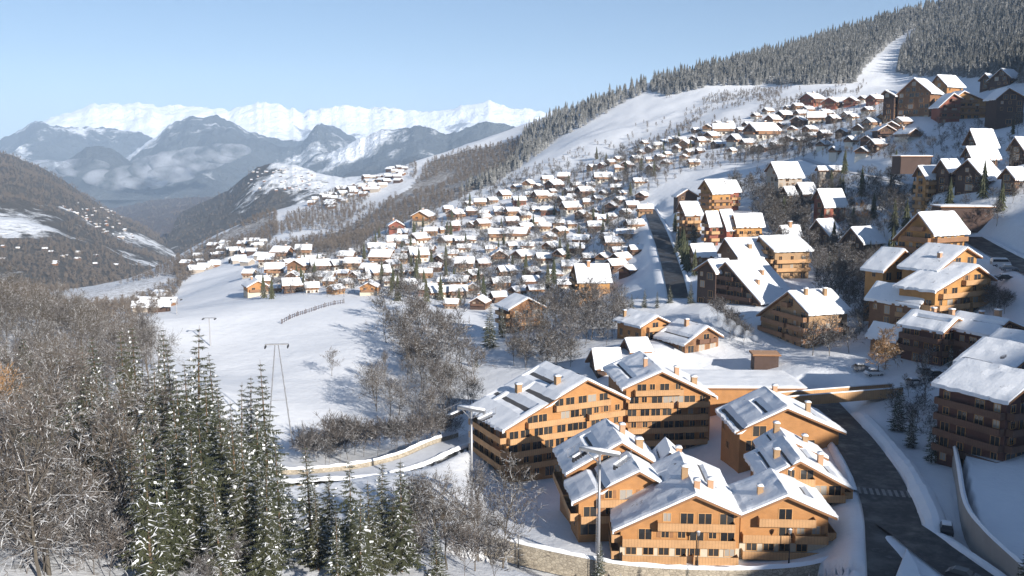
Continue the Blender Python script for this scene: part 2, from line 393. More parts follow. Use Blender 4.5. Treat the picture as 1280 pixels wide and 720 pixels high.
def ribbon(name, line, hw, mat, lift=0.0, kind='structure', hw2=None):
    b = MB(); L = [np.array(p) for p in line]; pr = None
    for i, p in enumerate(L):
        t = L[min(i + 1, len(L) - 1)] - L[max(i - 1, 0)]; t[2] = 0; t = t / np.linalg.norm(t); nn = np.array([-t[1], t[0], 0])
        a, c = p + nn * hw + [0, 0, lift], p - nn * (hw2 or hw) + [0, 0, lift]
        if pr is not None: b.quad(pr[0], pr[1], c, a)
        pr = (a, c)
    o = b.build(name, mat); o['kind'] = kind; return o
ribbon('road', road_c, 4.0, 'asphalt'); ribbon('road', fork_c, 3.2, 'asphalt', 0.006)
ribbon('road', upper_c, 3.4, 'asphalt', 0.02); ribbon('road', right_c, 3.8, 'asphalt', 0.02); ribbon('road', lane_c, 2.4, 'packed_snow', 0.02)
ribbon('road', high_c, 2.2, 'packed_snow', 0.02); ribbon('road', snow_c, 3.0, 'packed_snow', 0.0)
def off(line, k, i, along=0.0):
    L = line; t = L[min(i + 1, len(L) - 1)] - L[max(i - 1, 0)]; t = np.array([t[0], t[1], 0]); t /= np.linalg.norm(t)
    return L[i] + np.array([-t[1], t[0], 0]) * k + t * along
# painted crossing and give-way bars on the asphalt
def paint_bar(c, t, n, l, wd):
    b = MB(); q = [c + t * l + n * wd, c - t * l + n * wd, c - t * l - n * wd, c + t * l - n * wd]
    b.poly([p + np.array([0, 0, 0.02]) for p in q]); return b
pb = MB()
ic = 21
t = road_c[ic + 1] - road_c[ic - 1]; t[2] = 0; t /= np.linalg.norm(t); nn = np.array([-t[1], t[0], 0])
for k in range(-4, 5):
    c = road_c[ic] + nn * k * 0.95
    q = paint_bar(c, t, nn, 1.5, 0.26); pb.quad(*q.v)
tag(pb.build('crosswalk', 'road_paint'), kind='structure')
pb = MB()
for i in range(6, 7, 2):
    c = road_c[i]; t = road_c[i + 1] - road_c[i - 1]; t[2] = 0; t /= np.linalg.norm(t); nn = np.array([-t[1], t[0], 0])
    q = paint_bar(c, t, nn, 1.5, 0.07); pb.quad(*q.v)
tag(pb.build('lane_markings', 'road_paint'), kind='structure')
def berm(name, line, hgt_, wd, mat='snow', seed=0):
    """a lumpy ridge of ploughed snow"""
    b = MB(); rg = random.Random(seed); prev = None
    fine = []
    for i in range(len(line) - 1):
        nseg = max(1, int(np.linalg.norm(line[i + 1] - line[i]) / 0.9))
        for k in range(nseg): fine.append(line[i] + (line[i + 1] - line[i]) * k / nseg)
    fine.append(line[-1])
    for i, p in enumerate(fine):
        t = fine[min(i + 1, len(fine) - 1)] - fine[max(i - 1, 0)]; t = np.array([t[0], t[1], 0]); t /= np.linalg.norm(t) + 1e-9; nn = np.array([-t[1], t[0], 0])
        hh = hgt_ * (0.8 + 0.4 * float(vnoise(np.array([i * .31 + seed * 7.]), np.array([.5]))[0]) + .12 * rg.random()) * min(1, .15 + i / 5, .15 + (len(fine) - 1 - i) / 5); ww = wd * (0.8 + 0.4 * float(vnoise(np.array([i * .23]), np.array([seed * 3.3]))[0])); row = []
        for s, z in ((-1, -0.5), (-0.7, 0.35), (-0.25, 0.9), (0.2, 1.0), (0.65, 0.5), (1, -0.5)):
            row.append(p + nn * s * ww + np.array([0, 0, z * hh + rg.uniform(-.08, .08)]))
        if prev:
            for k in range(5): b.quad(prev[k], prev[k + 1], row[k + 1], row[k])
        prev = row
    return b.build(name, mat, smooth=True)
tag(berm('snow_bank', [off(road_c, 5.9, i) for i in range(6, 28)], 1.1, 2.2, seed=1), kind='structure')
tag(berm('snow_bank', [off(road_c, -4.8, i) for i in range(6, 22)], 0.5, 0.9, seed=2), kind='structure')
tag(berm('snow_bank', [off(fork_c, 3.9, i) for i in range(6, 24)], 0.5, 0.8, seed=3), kind='structure')
tag(berm('snow_bank', [off(snow_c, 3.0, i) for i in range(0, 40)], 0.4, 0.8, seed=4), kind='structure')
tag(berm('snow_bank', [off(upper_c, 4.2, i) for i in range(0, 24)], 0.6, 1.0, seed=5), kind='structure')
tag(berm('snow_bank', [off(right_c, 4.6, i) for i in range(0, 18)], 0.6, 1.0, seed=6), kind='structure')
# the snow covered traffic island where the two roads part
ib = MB(); c = P(1134, 704, 117.5); ring = [P(1133, 684, 121.5) + [0, 0, 0.05], P(1118, 722, 113), P(1126, 742, 110), P(1160, 738, 110), P(1152, 716, 114)]
top = [x * 0.62 + (c + np.array([0, 0, 0.8])) * 0.38 for x in ring]
for i in range(5):
    ib.quad(ring[i] - [0, 0, 0.3], ring[(i + 1) % 5] - [0, 0, 0.3], top[(i + 1) % 5] + [0, 0, 0.3], top[i] + [0, 0, 0.3])
ib.poly([p + [0, 0, 0.3] for p in top])
tag(ib.build('traffic_island', 'snow', smooth=False), kind='structure')

# ------------------------------------------------------------------ far hills and mountains
def interp(l, n):
    u = np.array([p[0] for p in l], float); uu = np.linspace(u[0], u[-1], n)
    return uu, np.interp(uu, u, [p[1] for p in l]), np.interp(uu, u, [p[2] for p in l])
HILLS = []
def mk_hill(name, tops, foots, amp, mat, freq, snow_fn, n=260, m=70, topn=0.15, jag=0.0, backdrop=0.6, shape=1.0):
    ut, vt, dt = interp(tops, n); uf, vf, df = interp(foots, n)
    vt = vt + jag * fbm(ut / 9, ut * 0 + freq * 1e4 % 7, 4) + jag * 0.5 * fbm(ut / 2.5, ut * 0 + 3.3, 2)
    T = np.concatenate([np.linspace(0, 1, m), np.linspace(1.02, 1.35, 10)]); V = np.zeros((n, len(T), 3)); S = np.zeros((n, len(T)))
    for i in range(n):
        a, b = P(ut[i], vt[i], dt[i]), P(uf[i], vf[i], df[i])
        for j, t in enumerate(T):
            if t <= 1: p = b + (a - b) * t; p[2] = b[2] + (a[2] - b[2]) * t ** shape
            else: p = b + (a - b) * t; p[2] = a[2] - (t - 1) * abs(a[1] - b[1]) * backdrop
            V[i, j] = p
    X, Y = V[:, :, 0], V[:, :, 1]
    tt = np.minimum(T, 1)[None, :]
    env = np.where(T[None, :] <= 1, np.sin(np.pi * np.clip(tt, 0, 1)) ** 0.7 + topn * tt, topn)
    V[:, :, 2] += (ridged(X * freq, Y * freq, 5) - 0.62) * amp * env
    S = snow_fn(X, Y, V[:, :, 2], tt + 0 * X)
    nt_ = len(T); idx = np.arange(n * nt_).reshape(n, nt_)
    faces = np.stack([idx[:-1, :-1], idx[1:, :-1], idx[1:, 1:], idx[:-1, 1:]], -1).reshape(-1, 4)
    me = np_mesh(name, V.reshape(-1, 3), faces, mat, 4)
    at = me.attributes.new('cover', 'FLOAT', 'POINT'); at.data.foreach_set('value', np.clip(S, 0, 1).astype(np.float32).ravel())
    me.polygons.foreach_set('use_smooth', [True] * len(me.polygons))
    o = link(name, me); o['kind'] = 'structure'; HILLS.append((V[:, :m].reshape(-1, 3), np.clip(S, 0, 1)[:, :m].ravel())); return o
def m_hill(name, c1, c2, sc, snow=(0.78, 0.80, 0.83), soft=6.0):
    t = NT(name); p = t.pos(); n = t.noise(sc, p, 8, 0.65); n2 = t.noise(sc * 6, p, 5, 0.7)
    base = t.mix(n2, c1, c2)
    f = t.math('MULTIPLY', t.math('SUBTRACT', t.math('ADD', t.attr('cover'), t.math('MULTIPLY', t.math('SUBTRACT', t.math('ADD', n, n2), 1.0), 0.9)), 0.5), soft, True)
    t.col(t.mix(f, base, snow)).rough(0.9); t.bump(n2, 0.6, 0.15 / sc)
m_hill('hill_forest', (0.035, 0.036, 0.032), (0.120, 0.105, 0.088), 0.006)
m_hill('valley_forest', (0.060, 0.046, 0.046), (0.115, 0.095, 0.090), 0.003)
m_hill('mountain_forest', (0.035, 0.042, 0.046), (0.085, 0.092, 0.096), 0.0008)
m_hill('peak_snow', (0.10, 0.10, 0.11), (0.26, 0.25, 0.25), 0.0011, (0.84, 0.85, 0.87), 7.0)
def bump2(X, Y, u, v, d, rx, ry):
    """a soft patch round a spot"""
    p = P(u, v, d); return np.exp(-((X - p[0]) / rx) ** 2 - ((Y - p[1]) / ry) ** 2)
# left flank of the valley with its snowy terraces
def cover_left(X, Y, Z, T):
    f = fbm(X / 170, Y / 420, 4)
    return np.clip(0.34 + 0.95 * f * (1 - .75 * T) + 0.42 * np.exp(-((T - 0.26) / 0.10) ** 2) + 0.40 * np.exp(-((T - 0.55) / 0.09) ** 2) * (X > P(75, 280, 1900)[0]) , 0, 1) - 0.16 * np.clip((T - .62) * 5, 0, 1)
mk_hill('hill', [(-420, 120, 2900), (-150, 160, 2800), (-20, 187, 2700), (20, 196, 2700), (60, 214, 2700), (95, 236, 2750), (135, 262, 2850), (175, 281, 2900), (215, 305, 2900), (260, 330, 2900)],
        [(-420, 400, 1000), (-150, 385, 1000), (0, 376, 1000), (80, 374, 1030), (150, 374, 1100), (200, 374, 1200), (230, 374, 1300), (300, 374, 1400)], 40, 'hill_forest', 1 / 420, cover_left, n=300, m=110, jag=1.5)
# dark wooded flank across the valley
def cover_mid(X, Y, Z, T): return 0.08 + 0.35 * np.clip(T - 0.86, 0, 1) * 6 * (fbm(X / 260, Y / 260, 3) > 0.12) + 0.15 * fbm(X / 300, Y / 300, 4)
mk_hill('hill', [(90, 285, 5200), (140, 262, 5200), (190, 250, 5200), (240, 247, 5000), (300, 243, 4800), (380, 238, 4600), (480, 228, 4600), (600, 200, 4600)],
        [(60, 370, 2300), (140, 362, 2300), (220, 358, 2200), (300, 330, 2200), (400, 300, 2300), (480, 280, 2400), (560, 260, 2500), (660, 250, 2600)], 90, 'valley_forest', 1 / 700, cover_mid, jag=1.5)
# the white village shoulder
def cover_white(X, Y, Z, T): return 0.10 + (0.12 + 0.50 * np.clip((T - .25) / .4, 0, 1)) / (1 + np.exp(-(X - P(318, 225, 2900)[0]) / 45)) + 0.55 * fbm(X / 90, Y / 130, 4)
mk_hill('hill', [(225, 266, 3300), (255, 252, 3200), (285, 238, 3100), (305, 222, 3000), (322, 209, 2950), (340, 203, 2900), (372, 207, 2850), (400, 217, 2800), (428, 222, 2800), (470, 218, 2800), (520, 214, 2900)],
        [(190, 335, 2100), (240, 330, 2050), (300, 322, 2000), (380, 300, 1950), (440, 285, 1900), (480, 270, 1900), (520, 262, 1900), (560, 262, 1900)], 34, 'hill_forest', 1 / 150, cover_white, jag=1.0)
# blue wooded mountains
def cover_mtn(X, Y, Z, T): return 0.29 + 0.60 * fbm(X / 600, Y / 600, 5) + 0.10 * T ** 3
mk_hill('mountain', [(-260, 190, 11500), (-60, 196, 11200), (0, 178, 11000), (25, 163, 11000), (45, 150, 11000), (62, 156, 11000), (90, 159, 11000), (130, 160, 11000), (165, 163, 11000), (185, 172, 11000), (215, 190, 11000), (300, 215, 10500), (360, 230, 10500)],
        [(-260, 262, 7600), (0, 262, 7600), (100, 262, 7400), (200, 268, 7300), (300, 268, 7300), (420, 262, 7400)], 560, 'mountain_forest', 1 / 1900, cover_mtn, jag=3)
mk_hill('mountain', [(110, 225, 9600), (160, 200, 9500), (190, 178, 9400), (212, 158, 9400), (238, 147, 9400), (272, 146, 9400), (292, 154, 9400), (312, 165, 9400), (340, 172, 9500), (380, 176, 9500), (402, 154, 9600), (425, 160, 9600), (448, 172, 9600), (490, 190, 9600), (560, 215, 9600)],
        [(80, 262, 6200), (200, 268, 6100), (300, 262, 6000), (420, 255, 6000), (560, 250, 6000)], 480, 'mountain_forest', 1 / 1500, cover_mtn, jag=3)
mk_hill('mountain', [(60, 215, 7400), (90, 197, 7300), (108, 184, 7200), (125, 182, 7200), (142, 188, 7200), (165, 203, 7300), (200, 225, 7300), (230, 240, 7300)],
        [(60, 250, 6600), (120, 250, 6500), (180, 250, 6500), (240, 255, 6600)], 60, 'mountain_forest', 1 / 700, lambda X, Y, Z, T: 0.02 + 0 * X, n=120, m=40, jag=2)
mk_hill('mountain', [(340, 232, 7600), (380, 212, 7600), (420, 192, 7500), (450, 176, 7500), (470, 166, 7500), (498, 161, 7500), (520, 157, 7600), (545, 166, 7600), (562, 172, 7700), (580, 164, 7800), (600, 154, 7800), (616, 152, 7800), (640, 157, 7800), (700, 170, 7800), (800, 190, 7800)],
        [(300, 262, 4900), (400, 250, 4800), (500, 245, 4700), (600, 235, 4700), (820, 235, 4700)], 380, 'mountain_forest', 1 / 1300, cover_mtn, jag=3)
# snow peaks on the skyline
def cover_peak(X, Y, Z, T): return 1.05 - 0.55 * np.clip(ridged(X / 1300, Y / 1300, 4) - 0.66, 0, 1) * 3 - 0.3 * (1 - T)
mk_hill('mountain', [(-500, 190, 13800), (-250, 200, 13800), (-60, 196, 13800), (20, 172, 13800), (60, 152, 13800), (85, 143, 13800), (117, 130, 13800), (140, 132, 13800), (168, 128, 13800), (195, 133, 13800), (222, 130, 13800), (250, 134, 13800), (285, 138, 13800), (305, 133, 13800), (328, 127, 13800), (350, 131, 13800), (378, 140, 13800), (405, 135, 13800), (432, 131, 13800), (458, 134, 13800), (480, 132, 13800), (505, 137, 13800), (530, 140, 13800), (560, 136, 13800), (588, 131, 13800), (604, 126, 13800), (622, 130, 13800), (645, 136, 13800), (700, 140, 13800), (800, 150, 13800), (900, 170, 13800)],
        [(-500, 225, 11000), (0, 225, 11000), (300, 225, 11000), (600, 215, 11000), (900, 215, 11000)], 620, 'peak_snow', 1 / 2600, cover_peak, n=420, m=90, jag=3.5, topn=0.05)
# a wide floor that carries everything out to the horizon
fb = MB(); fb.quad((-24000, -2500, -620), (24000, -2500, -620), (24000, 24000, -620), (-24000, 24000, -620))
tag(fb.build('valley_floor', 'valley_forest'), kind='structure')

# ------------------------------------------------------------------ air
hz = MB(); hz.box(-23000, 23000, -2400, 23500, -621.5, 1330)
ho = hz.build('haze', 'snow'); ho.data.materials.clear()
hm = D.materials.new('air'); hm.use_nodes = True; hm.node_tree.nodes.clear()
hv = hm.node_tree.nodes.new('ShaderNodeVolumePrincipled'); hv.inputs['Density'].default_value = 6.6e-5; hv.inputs['Color'].default_value = (0.58, 0.76, 1.0, 1); hv.inputs['Anisotropy'].default_value = -0.1
hout = hm.node_tree.nodes.new('ShaderNodeOutputMaterial'); hm.node_tree.links.new(hv.outputs[0], hout.inputs['Volume'])
ho.data.materials.append(hm); tag(ho, kind='stuff')
# ------------------------------------------------------------------ walls that hold the ground
def side_shift(line, dz, reach, side):
    """raise or lower the ground on one side of a wall line (side +1: left of the walking direction)"""
    L = np.array(line); best = np.full(H.shape, 1e9); sg = np.zeros(H.shape)
    for k in range(len(L) - 1):
        p, e = L[k], L[k + 1] - L[k]; l2 = e[0] ** 2 + e[1] ** 2
        t = ((GX - p[0]) * e[0] + (GY - p[1]) * e[1]) / l2; tc = np.clip(t, 0, 1)
        dd = np.hypot(GX - p[0] - tc * e[0], GY - p[1] - tc * e[1]); s = np.sign(e[0] * (GY - p[1]) - e[1] * (GX - p[0]))
        ok = dd < best; best[ok] = dd[ok]; sg[ok] = (s * ((t > -0.02) & (t < 1.02)))[ok]
    sd = best * np.where(sg == side, 1, np.where(sg == 0, -99, -1))
    m = (sd < reach) & (sd > (-1.3 if dz < 0 else 1.2))
    H[m] += dz * (1 - (np.maximum(sd[m], 0) / reach) ** 2)
def wall_run(name, line, h_up, h_dn, th, mat, cap, label, cat, group=None):
    b = MB(); sn = MB(); pr = None; rg = random.Random(5)
    fine = []
    for i in range(len(line) - 1):
        k = max(1, int(np.linalg.norm(line[i + 1] - line[i]) / 1.5))
        fine += [line[i] + (line[i + 1] - line[i]) * q / k for q in range(k)]
    fine.append(line[-1])
    for i, p in enumerate(fine):
        t = fine[min(i + 1, len(fine) - 1)] - fine[max(i - 1, 0)]; t = np.array([t[0], t[1], 0]); t /= np.linalg.norm(t); nn = np.array([-t[1], t[0], 0])
        a, c = p + nn * th / 2, p - nn * th / 2; u_, d_ = np.array([0, 0, h_up]), np.array([0, 0, -h_dn]); hh = np.array([0, 0, h_up + cap * rg.uniform(.7, 1.3)])
        cur = (a + d_, a + u_, c + u_, c + d_, a + u_ + nn * .08 + [0, 0, .01], p + hh, c + u_ - nn * .08 + [0, 0, .01])
        if pr:
            b.quad(pr[0], pr[1], cur[1], cur[0]); b.quad(pr[1], pr[2], cur[2], cur[1]); b.quad(pr[2], pr[3], cur[3], cur[2])
            sn.quad(pr[4], pr[5], cur[5], cur[4]); sn.quad(pr[5], pr[6], cur[6], cur[5])
        else: b.poly((cur[0], cur[1], cur[2], cur[3]))
        pr = cur
    b.poly((pr[3], pr[2], pr[1], pr[0]))
    o = b.build(name, mat); tag(o, label, cat, group); sn.build('snow_cap', 'snow', o, True); return o
front_wall = px_line([(606, 668, 137), (660, 683, 133), (725, 697, 129.5), (790, 708, 127.3), (880, 713, 126), (960, 712, 126), (1015, 706, 126.5), (1056, 692, 129), (1074, 672, 133)])
side_shift(front_wall[:-11], -2.6, 11, -1)
right_wall = px_line([(1190, 572, 162), (1197, 600, 147), (1207, 636, 130), (1232, 664, 120), (1280, 700, 109), (1330, 735, 99)])
for p in right_wall: p[2] = -50.6
side_shift(right_wall, 3.2, 34, 1)
road_wall = [off(snow_c, -3.7, i) for i in range(6, 38)]
side_shift(road_wall, -2.4, 9, -1 if False else 1)
# ------------------------------------------------------------------ buildings
WIN = {}
def window_meshes(w_, h_, frame, shut):
    k = (w_, h_, frame, shut)
    if k not in WIN:
        b = MB(); t = 0.10; x = w_ / 2
        b.box(-x - t, x + t, -0.07, 0.02, -t, 0, 0); b.box(-x - t, x + t, -0.07, 0.02, h_, h_ + t, 0)
        b.box(-x - t, -x, -0.068, 0.02, 0, h_, 0); b.box(x, x + t, -0.068, 0.02, 0, h_, 0); b.box(-0.03, 0.03, -0.05, 0.0, 0, h_, 0)
        if shut:
            for s in (-1, 1):
                c = s * (x + t + 0.30); b.box(c - 0.28, c + 0.28, -0.06, 0.015, 0.0, h_, 1)
        p = MB(); p.quad((-x, -0.02, 0), (x, -0.02, 0), (x, -0.02, h_), (-x, -0.02, h_))
        WIN[k] = (b.mesh('window', [frame, 'trim_wood']), p.mesh('pane', 'window_glass'))
    return WIN[k]
NWIN = [0]
def put_window(root, x, y, z, rz, w_, h_, frame='pale_wood', shut=False):
    f, p = window_meshes(w_, h_, frame, shut)
    o = link('window', f, root, (x, y, z), rz); link('pane', p, o); return o
def snow_slab(name, root, x0, z0, x1, z1, L, th, gaps=(), seed=0, nx=9, ny=None, mat='roof_snow', edge=0.12):
    """snow lying on a roof slope from the eave (x0, z0) to the ridge (x1, z1)"""
    rg = random.Random(seed); ny = ny or max(8, int(L / 0.7)); b = MB(); ln = math.hypot(x1 - x0, z1 - z0)
    ox, oy = rg.uniform(0, 90), rg.uniform(0, 90); g = []
    for i in range(nx + 1):
        row = []
        for j in range(ny + 1):
            s, q = i / nx, j / ny; y = edge + (L - 2 * edge) * q
            k = float(vnoise(np.array([ox + s * ln * .5]), np.array([oy + y * .5]))[0]); hh = th * (0.75 + 0.5 * k)
            if i == 0 or j in (0, ny): hh *= 0.75
            for (s0, s1, q0, q1) in gaps:
                if s0 <= s <= s1 and q0 <= q <= q1: hh = -0.12
            ss = (edge / ln) + s * (1 - edge / ln) - ((0.012 + 0.028 * rg.random()) if i == 0 else 0)
            row.append((x0 + (x1 - x0) * ss, y, z0 + (z1 - z0) * ss + hh))
        g.append(row)
    for i in range(nx):
        for j in range(ny):
            q = (g[i][j], g[i + 1][j], g[i + 1][j + 1], g[i][j + 1]); b.quad(*(q if x1 < x0 else q[::-1]))
    lo = lambda p: (p[0], p[1], p[2] - th * 1.3)
    for j in range(ny): b.quad(g[0][j], g[0][j + 1], lo(g[0][j + 1]), lo(g[0][j]))
    for i in range(nx):
        b.quad(g[i][0], g[i + 1][0], lo(g[i + 1][0]), lo(g[i][0])); b.quad(g[i][ny], g[i + 1][ny], lo(g[i + 1][ny]), lo(g[i][ny]))
    return b.build(name, mat, root, True)
def chimney(root, x, y, z, w_=0.9, h_=1.9, mat='brick_flue'):
    b = MB(); b.box(x - w_ / 2, x + w_ / 2, y - w_ / 2, y + w_ / 2, z - 2.0, z + h_); b.box(x - w_ / 2 - .1, x + w_ / 2 + .1, y - w_ / 2 - .1, y + w_ / 2 + .1, z + h_ + .002, z + h_ + .14)
    o = b.build('chimney', mat, root)
    c = MB(); q = w_ / 2 + .1; c.prism([(-q, 0), (q, 0), (q * .8, .22), (0, .3), (-q * .8, .22)], -q, q); s = c.build('snow_cap', 'snow', o, True); s.location = (x, y, z + h_ + .145); return o
def gable(label, cat, apex, left, right, d, ang, L, base=None, wall='honey_wood', plinth=None, balc='balcony_wood', sides='L', front=True, gaps_l=(), gaps_r=(), chims=(), group=None, bk0=1,
          osl=None, osr=None, sh=2.8, oh=1.1, os_=1.0, snow=0.52, name='chalet', win_step=3.3, shut=False, dens=1.0, seed=None, frame='pale_wood', up=0.0, side_balc=True, fb=None):
    """a house with a gable roof; its gable front is laid out by three points of the photograph at one distance and turned by ang"""
    a = R(ang); e = np.array([math.cos(a), math.sin(a), 0]); nn = np.array([-math.sin(a), math.cos(a), 0])
    Ap = P(*apex, d); hit = lambda q: (lambda r: r * (Ap @ nn) / (r @ nn))(ray(*q))
    Lp, Rp = hit(left), hit(right); sL, sR = (Lp - Ap) @ e, (Rp - Ap) @ e
    if sL > -2: sL = -abs(sR) * .8; Lp = Ap + e * sL; Lp[2] = Rp[2]
    if sR < 2: sR = abs(sL) * .8; Rp = Ap + e * sR; Rp[2] = Lp[2]
    W = sR - sL; wl = -sL; O = Ap + e * sL
    cx = O + e * W / 2 + nn * L / 2
    corners = [hgt(*(O + e * q * W + nn * k * L)[:2]) for q in (0, 1) for k in (0, 1)]
    zb = base if base is not None else min(corners[0], corners[2])
    low = min(corners + [zb]) - 1.5
    zl, zr, za = Lp[2] - zb, Rp[2] - zb, Ap[2] - zb
    seed = seed if seed is not None else int(abs(apex[0] * 7 + apex[1])); rg = random.Random(seed)
    root = empty(name, (O[0], O[1], zb), a); tag(root, label, cat, group)
    zat = lambda x: zl + (za - zl) * x / wl if x <= wl else za + (zr - za) * (x - wl) / (W - wl)   # top of the roof slab
    th = 0.34; dz = low - zb
    b = MB(); oL, oR = os_ if osl is None else osl, os_ if osr is None else osr
    b.prism([(oL, dz), (W - oR, dz), (W - oR, zat(W - oR) - th), (wl, za - th), (oL, zat(oL) - th)], oh, L - oh)
    wo_ = b.build('wall', wall, root)
    if plinth:
        pb = MB(); pb.box(oL - .06, W - oR + .06, oh - .06, L - oh + .06, dz - .01, 2.7); pb.build('plinth', plinth, root)
    for nm, (p0, p1) in (('roof', ((0, zl), (wl, za))), ('roof', ((W, zr), (wl, za)))):
        b = MB(); b.prism([p0, p1, (p1[0], p1[1] - th), (p0[0], p0[1] - th)] if p0[0] < p1[0] else [p0, (p0[0], p0[1] - th), (p1[0], p1[1] - th), p1], 0, L)
        r_ = b.build('roof', ['trim_wood'], root)
        if th: snow_slab('snow_cover', r_, p0[0], p0[1] - .02, p1[0], p1[1] - .02, L, snow, gaps_l if p0[0] == 0 else gaps_r, seed + int(p0[0]))
        # dark sheet of the roof under the snow
        q = MB(); s = 0.02
        q.quad((p0[0], .03, p0[1] + s), (p1[0], .03, p1[1] + s), (p1[0], L - .03, p1[1] + s), (p0[0], L - .03, p0[1] + s)); q.build('roof_sheet', 'slate', r_)
    def storey_range(z, need=1.9):
        xs = [x for x in np.linspace(oL + .3, W - oR - .3, 60) if zat(x) - th - .25 > z + need]
        return (xs[0], xs[-1]) if len(xs) > 4 else None
    nst = int((za - .5) / sh)
    if front:
        for k in range(nst):
            z = k * sh + up; rr = storey_range(z)
            if not rr: continue
            x0, x1 = rr; n = max(1, int((x1 - x0) / win_step)); xs = [x0 + (x1 - x0) * (i + .5) / n for i in range(n)]
            for x in xs:
                if rg.random() > 0.86 * dens: continue
                x += rg.uniform(-.3, .3)
                kind = rg.random()
                if k == 0 and plinth: put_window(root, x, oh - .065, z + .7, 0, 1.5, 1.5, frame)
                elif kind < .5: put_window(root, x, oh, z + .12, 0, 2.0, 2.0, frame)
                elif kind < .8: put_window(root, x, oh, z + .85, 0, 1.1, 1.25, frame, shut or rg.random() < .4)
                else: put_window(root, x, oh, z + .12, 0, 2.5 if win_step > 2.4 else 1.9, 2.0, frame)
            if balc and k >= bk0:
                for (f0, f1) in (fb[k % len(fb)] if fb else ((0.0, .97),) if rg.random() < .6 else ((0.0, .55), (.62, 1.0))):
                    u0, u1 = x0 + (x1 - x0) * f0, x0 + (x1 - x0) * f1
                    if u1 - u0 < 2: continue
                    balcony(root, balc, u0, u1, oh, z, 0)
    for sd, flag in ((-1, 'L'), (1, 'R')):
        if flag not in sides: continue
        xx, zz = (oL, zat(oL)) if sd < 0 else (W - oR, zat(W - oR)); rz = -math.pi / 2 if sd < 0 else math.pi / 2
        for k in range(int((zz - th) / sh) + (1 if (zz - th) % sh > 2.3 else 0)):
            z = k * sh + up; n = max(1, int((L - 2 * oh) / win_step))
            for i in range(n):
                if rg.random() > .85 * dens: continue
                y = oh + (L - 2 * oh) * (i + .5) / n
                if rg.random() < .6: put_window(root, xx + (sd * .065 if k == 0 and plinth else 0), y, z + .12, rz, 1.6, 2.0, frame)
                else: put_window(root, xx + (sd * .065 if k == 0 and plinth else 0), y, z + .85, rz, 1.1, 1.25, frame, shut)
            if balc and side_balc and k >= bk0: balcony(root, balc, oh + .2, L - oh - .2, xx, z, sd)
    for (cxf, cyf) in chims:
        x, y = cxf * W, cyf * L; chimney(root, x, y, zat(x) + .2, rg.uniform(.8, 1.2), rg.uniform(1.2, 2.0), rg.choice(['brick_flue', 'brick_flue', 'tan_wood']))
    return root
def balcony(root, mat, u0, u1, wall_at, z, sd, dep=1.25):
    b = MB(); f = MB(); t = .09; h_ = 1.02
    if sd == 0:
        f.box(u0, u1, wall_at - dep, wall_at - .004, z - .18, z); y = wall_at - dep
        b.box(u0 - t, u1 + t, y - t, y - .003, z - .22, z + h_); b.box(u0 - t, u0 - .003, y, wall_at - .01, z - .22, z + h_); b.box(u1 + .003, u1 + t, y, wall_at - .01, z - .22, z + h_)
    else:
        xo = wall_at + sd * dep; xi = wall_at + sd * .004
        f.box(min(xo, xi), max(xo, xi), u0, u1, z - .18, z); a, c = sorted((xo + sd * .003, xo + sd * t))
        b.box(a, c, u0 - t, u1 + t, z - .22, z + h_)
        a, c = sorted((xo, wall_at + sd * .01)); b.box(a, c, u0 - t, u0 - .003, z - .22, z + h_); b.box(a, c, u1 + .003, u1 + t, z - .22, z + h_)
    o = b.build('balcony', mat, root); f.build('balcony_floor', 'trim_wood', o); return o
def flat_block(label, cat, u, v, d, ang, W, Dp, h_, wall, mat_r='roof_snow', name='building', wins=0, group=None, snow=.4, fascia='trim_wood', base=None):
    """a block under a flat roof; its near left corner is seen at (u, v) on the ground at distance d"""
    p = P(u, v, d); zb = p[2] if base is None else base
    root = empty(name, (p[0], p[1], zb), R(ang)); tag(root, label, cat, group)
    b = MB(); b.box(0, W, 0, Dp, -4, h_); b.build('wall', wall, root)
    b = MB(); b.box(-.5, W + .5, -.5, Dp + .5, h_ + .002, h_ + .35); r_ = b.build('roof', fascia, root)
    snow_b = MB(); nx, ny = max(3, int(W)), max(3, int(Dp)); g = [[(-.42 + (W + .84) * i / nx, -.42 + (Dp + .84) * j / ny, h_ + .36 + (snow * (.8 + .4 * float(vnoise(np.array([u + i * .4]), np.array([v + j * .4]))[0])) if 0 < i < nx and 0 < j < ny else snow * .55)) for j in range(ny + 1)] for i in range(nx + 1)]
    for i in range(nx):
        for j in range(ny): snow_b.quad(g[i][j], g[i + 1][j], g[i + 1][j + 1], g[i][j + 1])
    lo = lambda q: (q[0], q[1], h_ + .353)
    for i in range(nx): snow_b.quad(g[i][0], g[i + 1][0], lo(g[i + 1][0]), lo(g[i][0])); snow_b.quad(g[i][ny], g[i + 1][ny], lo(g[i + 1][ny]), lo(g[i][ny]))
    for j in range(ny): snow_b.quad(g[0][j], g[0][j + 1], lo(g[0][j + 1]), lo(g[0][j])); snow_b.quad(g[nx][j], g[nx][j + 1], lo(g[nx][j + 1]), lo(g[nx][j]))
    snow_b.build('snow_cover', mat_r, r_, True)
    for k in range(int(h_ / 2.7)):
        for i in range(wins):
            put_window(root, W * (i + .5) / wins, 0, k * 2.7 + .8, 0, 1.3, 1.3)
        if wins:
            for i in range(max(1, int(Dp / 4))): put_window(root, 0, Dp * (i + .5) / max(1, int(Dp / 4)), k * 2.7 + .8, -math.pi / 2, 1.3, 1.3)
    return root
STEP_L = ((.40, .47, 0.0, .62), (.66, .72, .25, 1.0), (.05, .12, .55, .8))
APT, CH = 'apartment building', 'chalet'
GRP = 'honey coloured apartment chalets by the road bend'
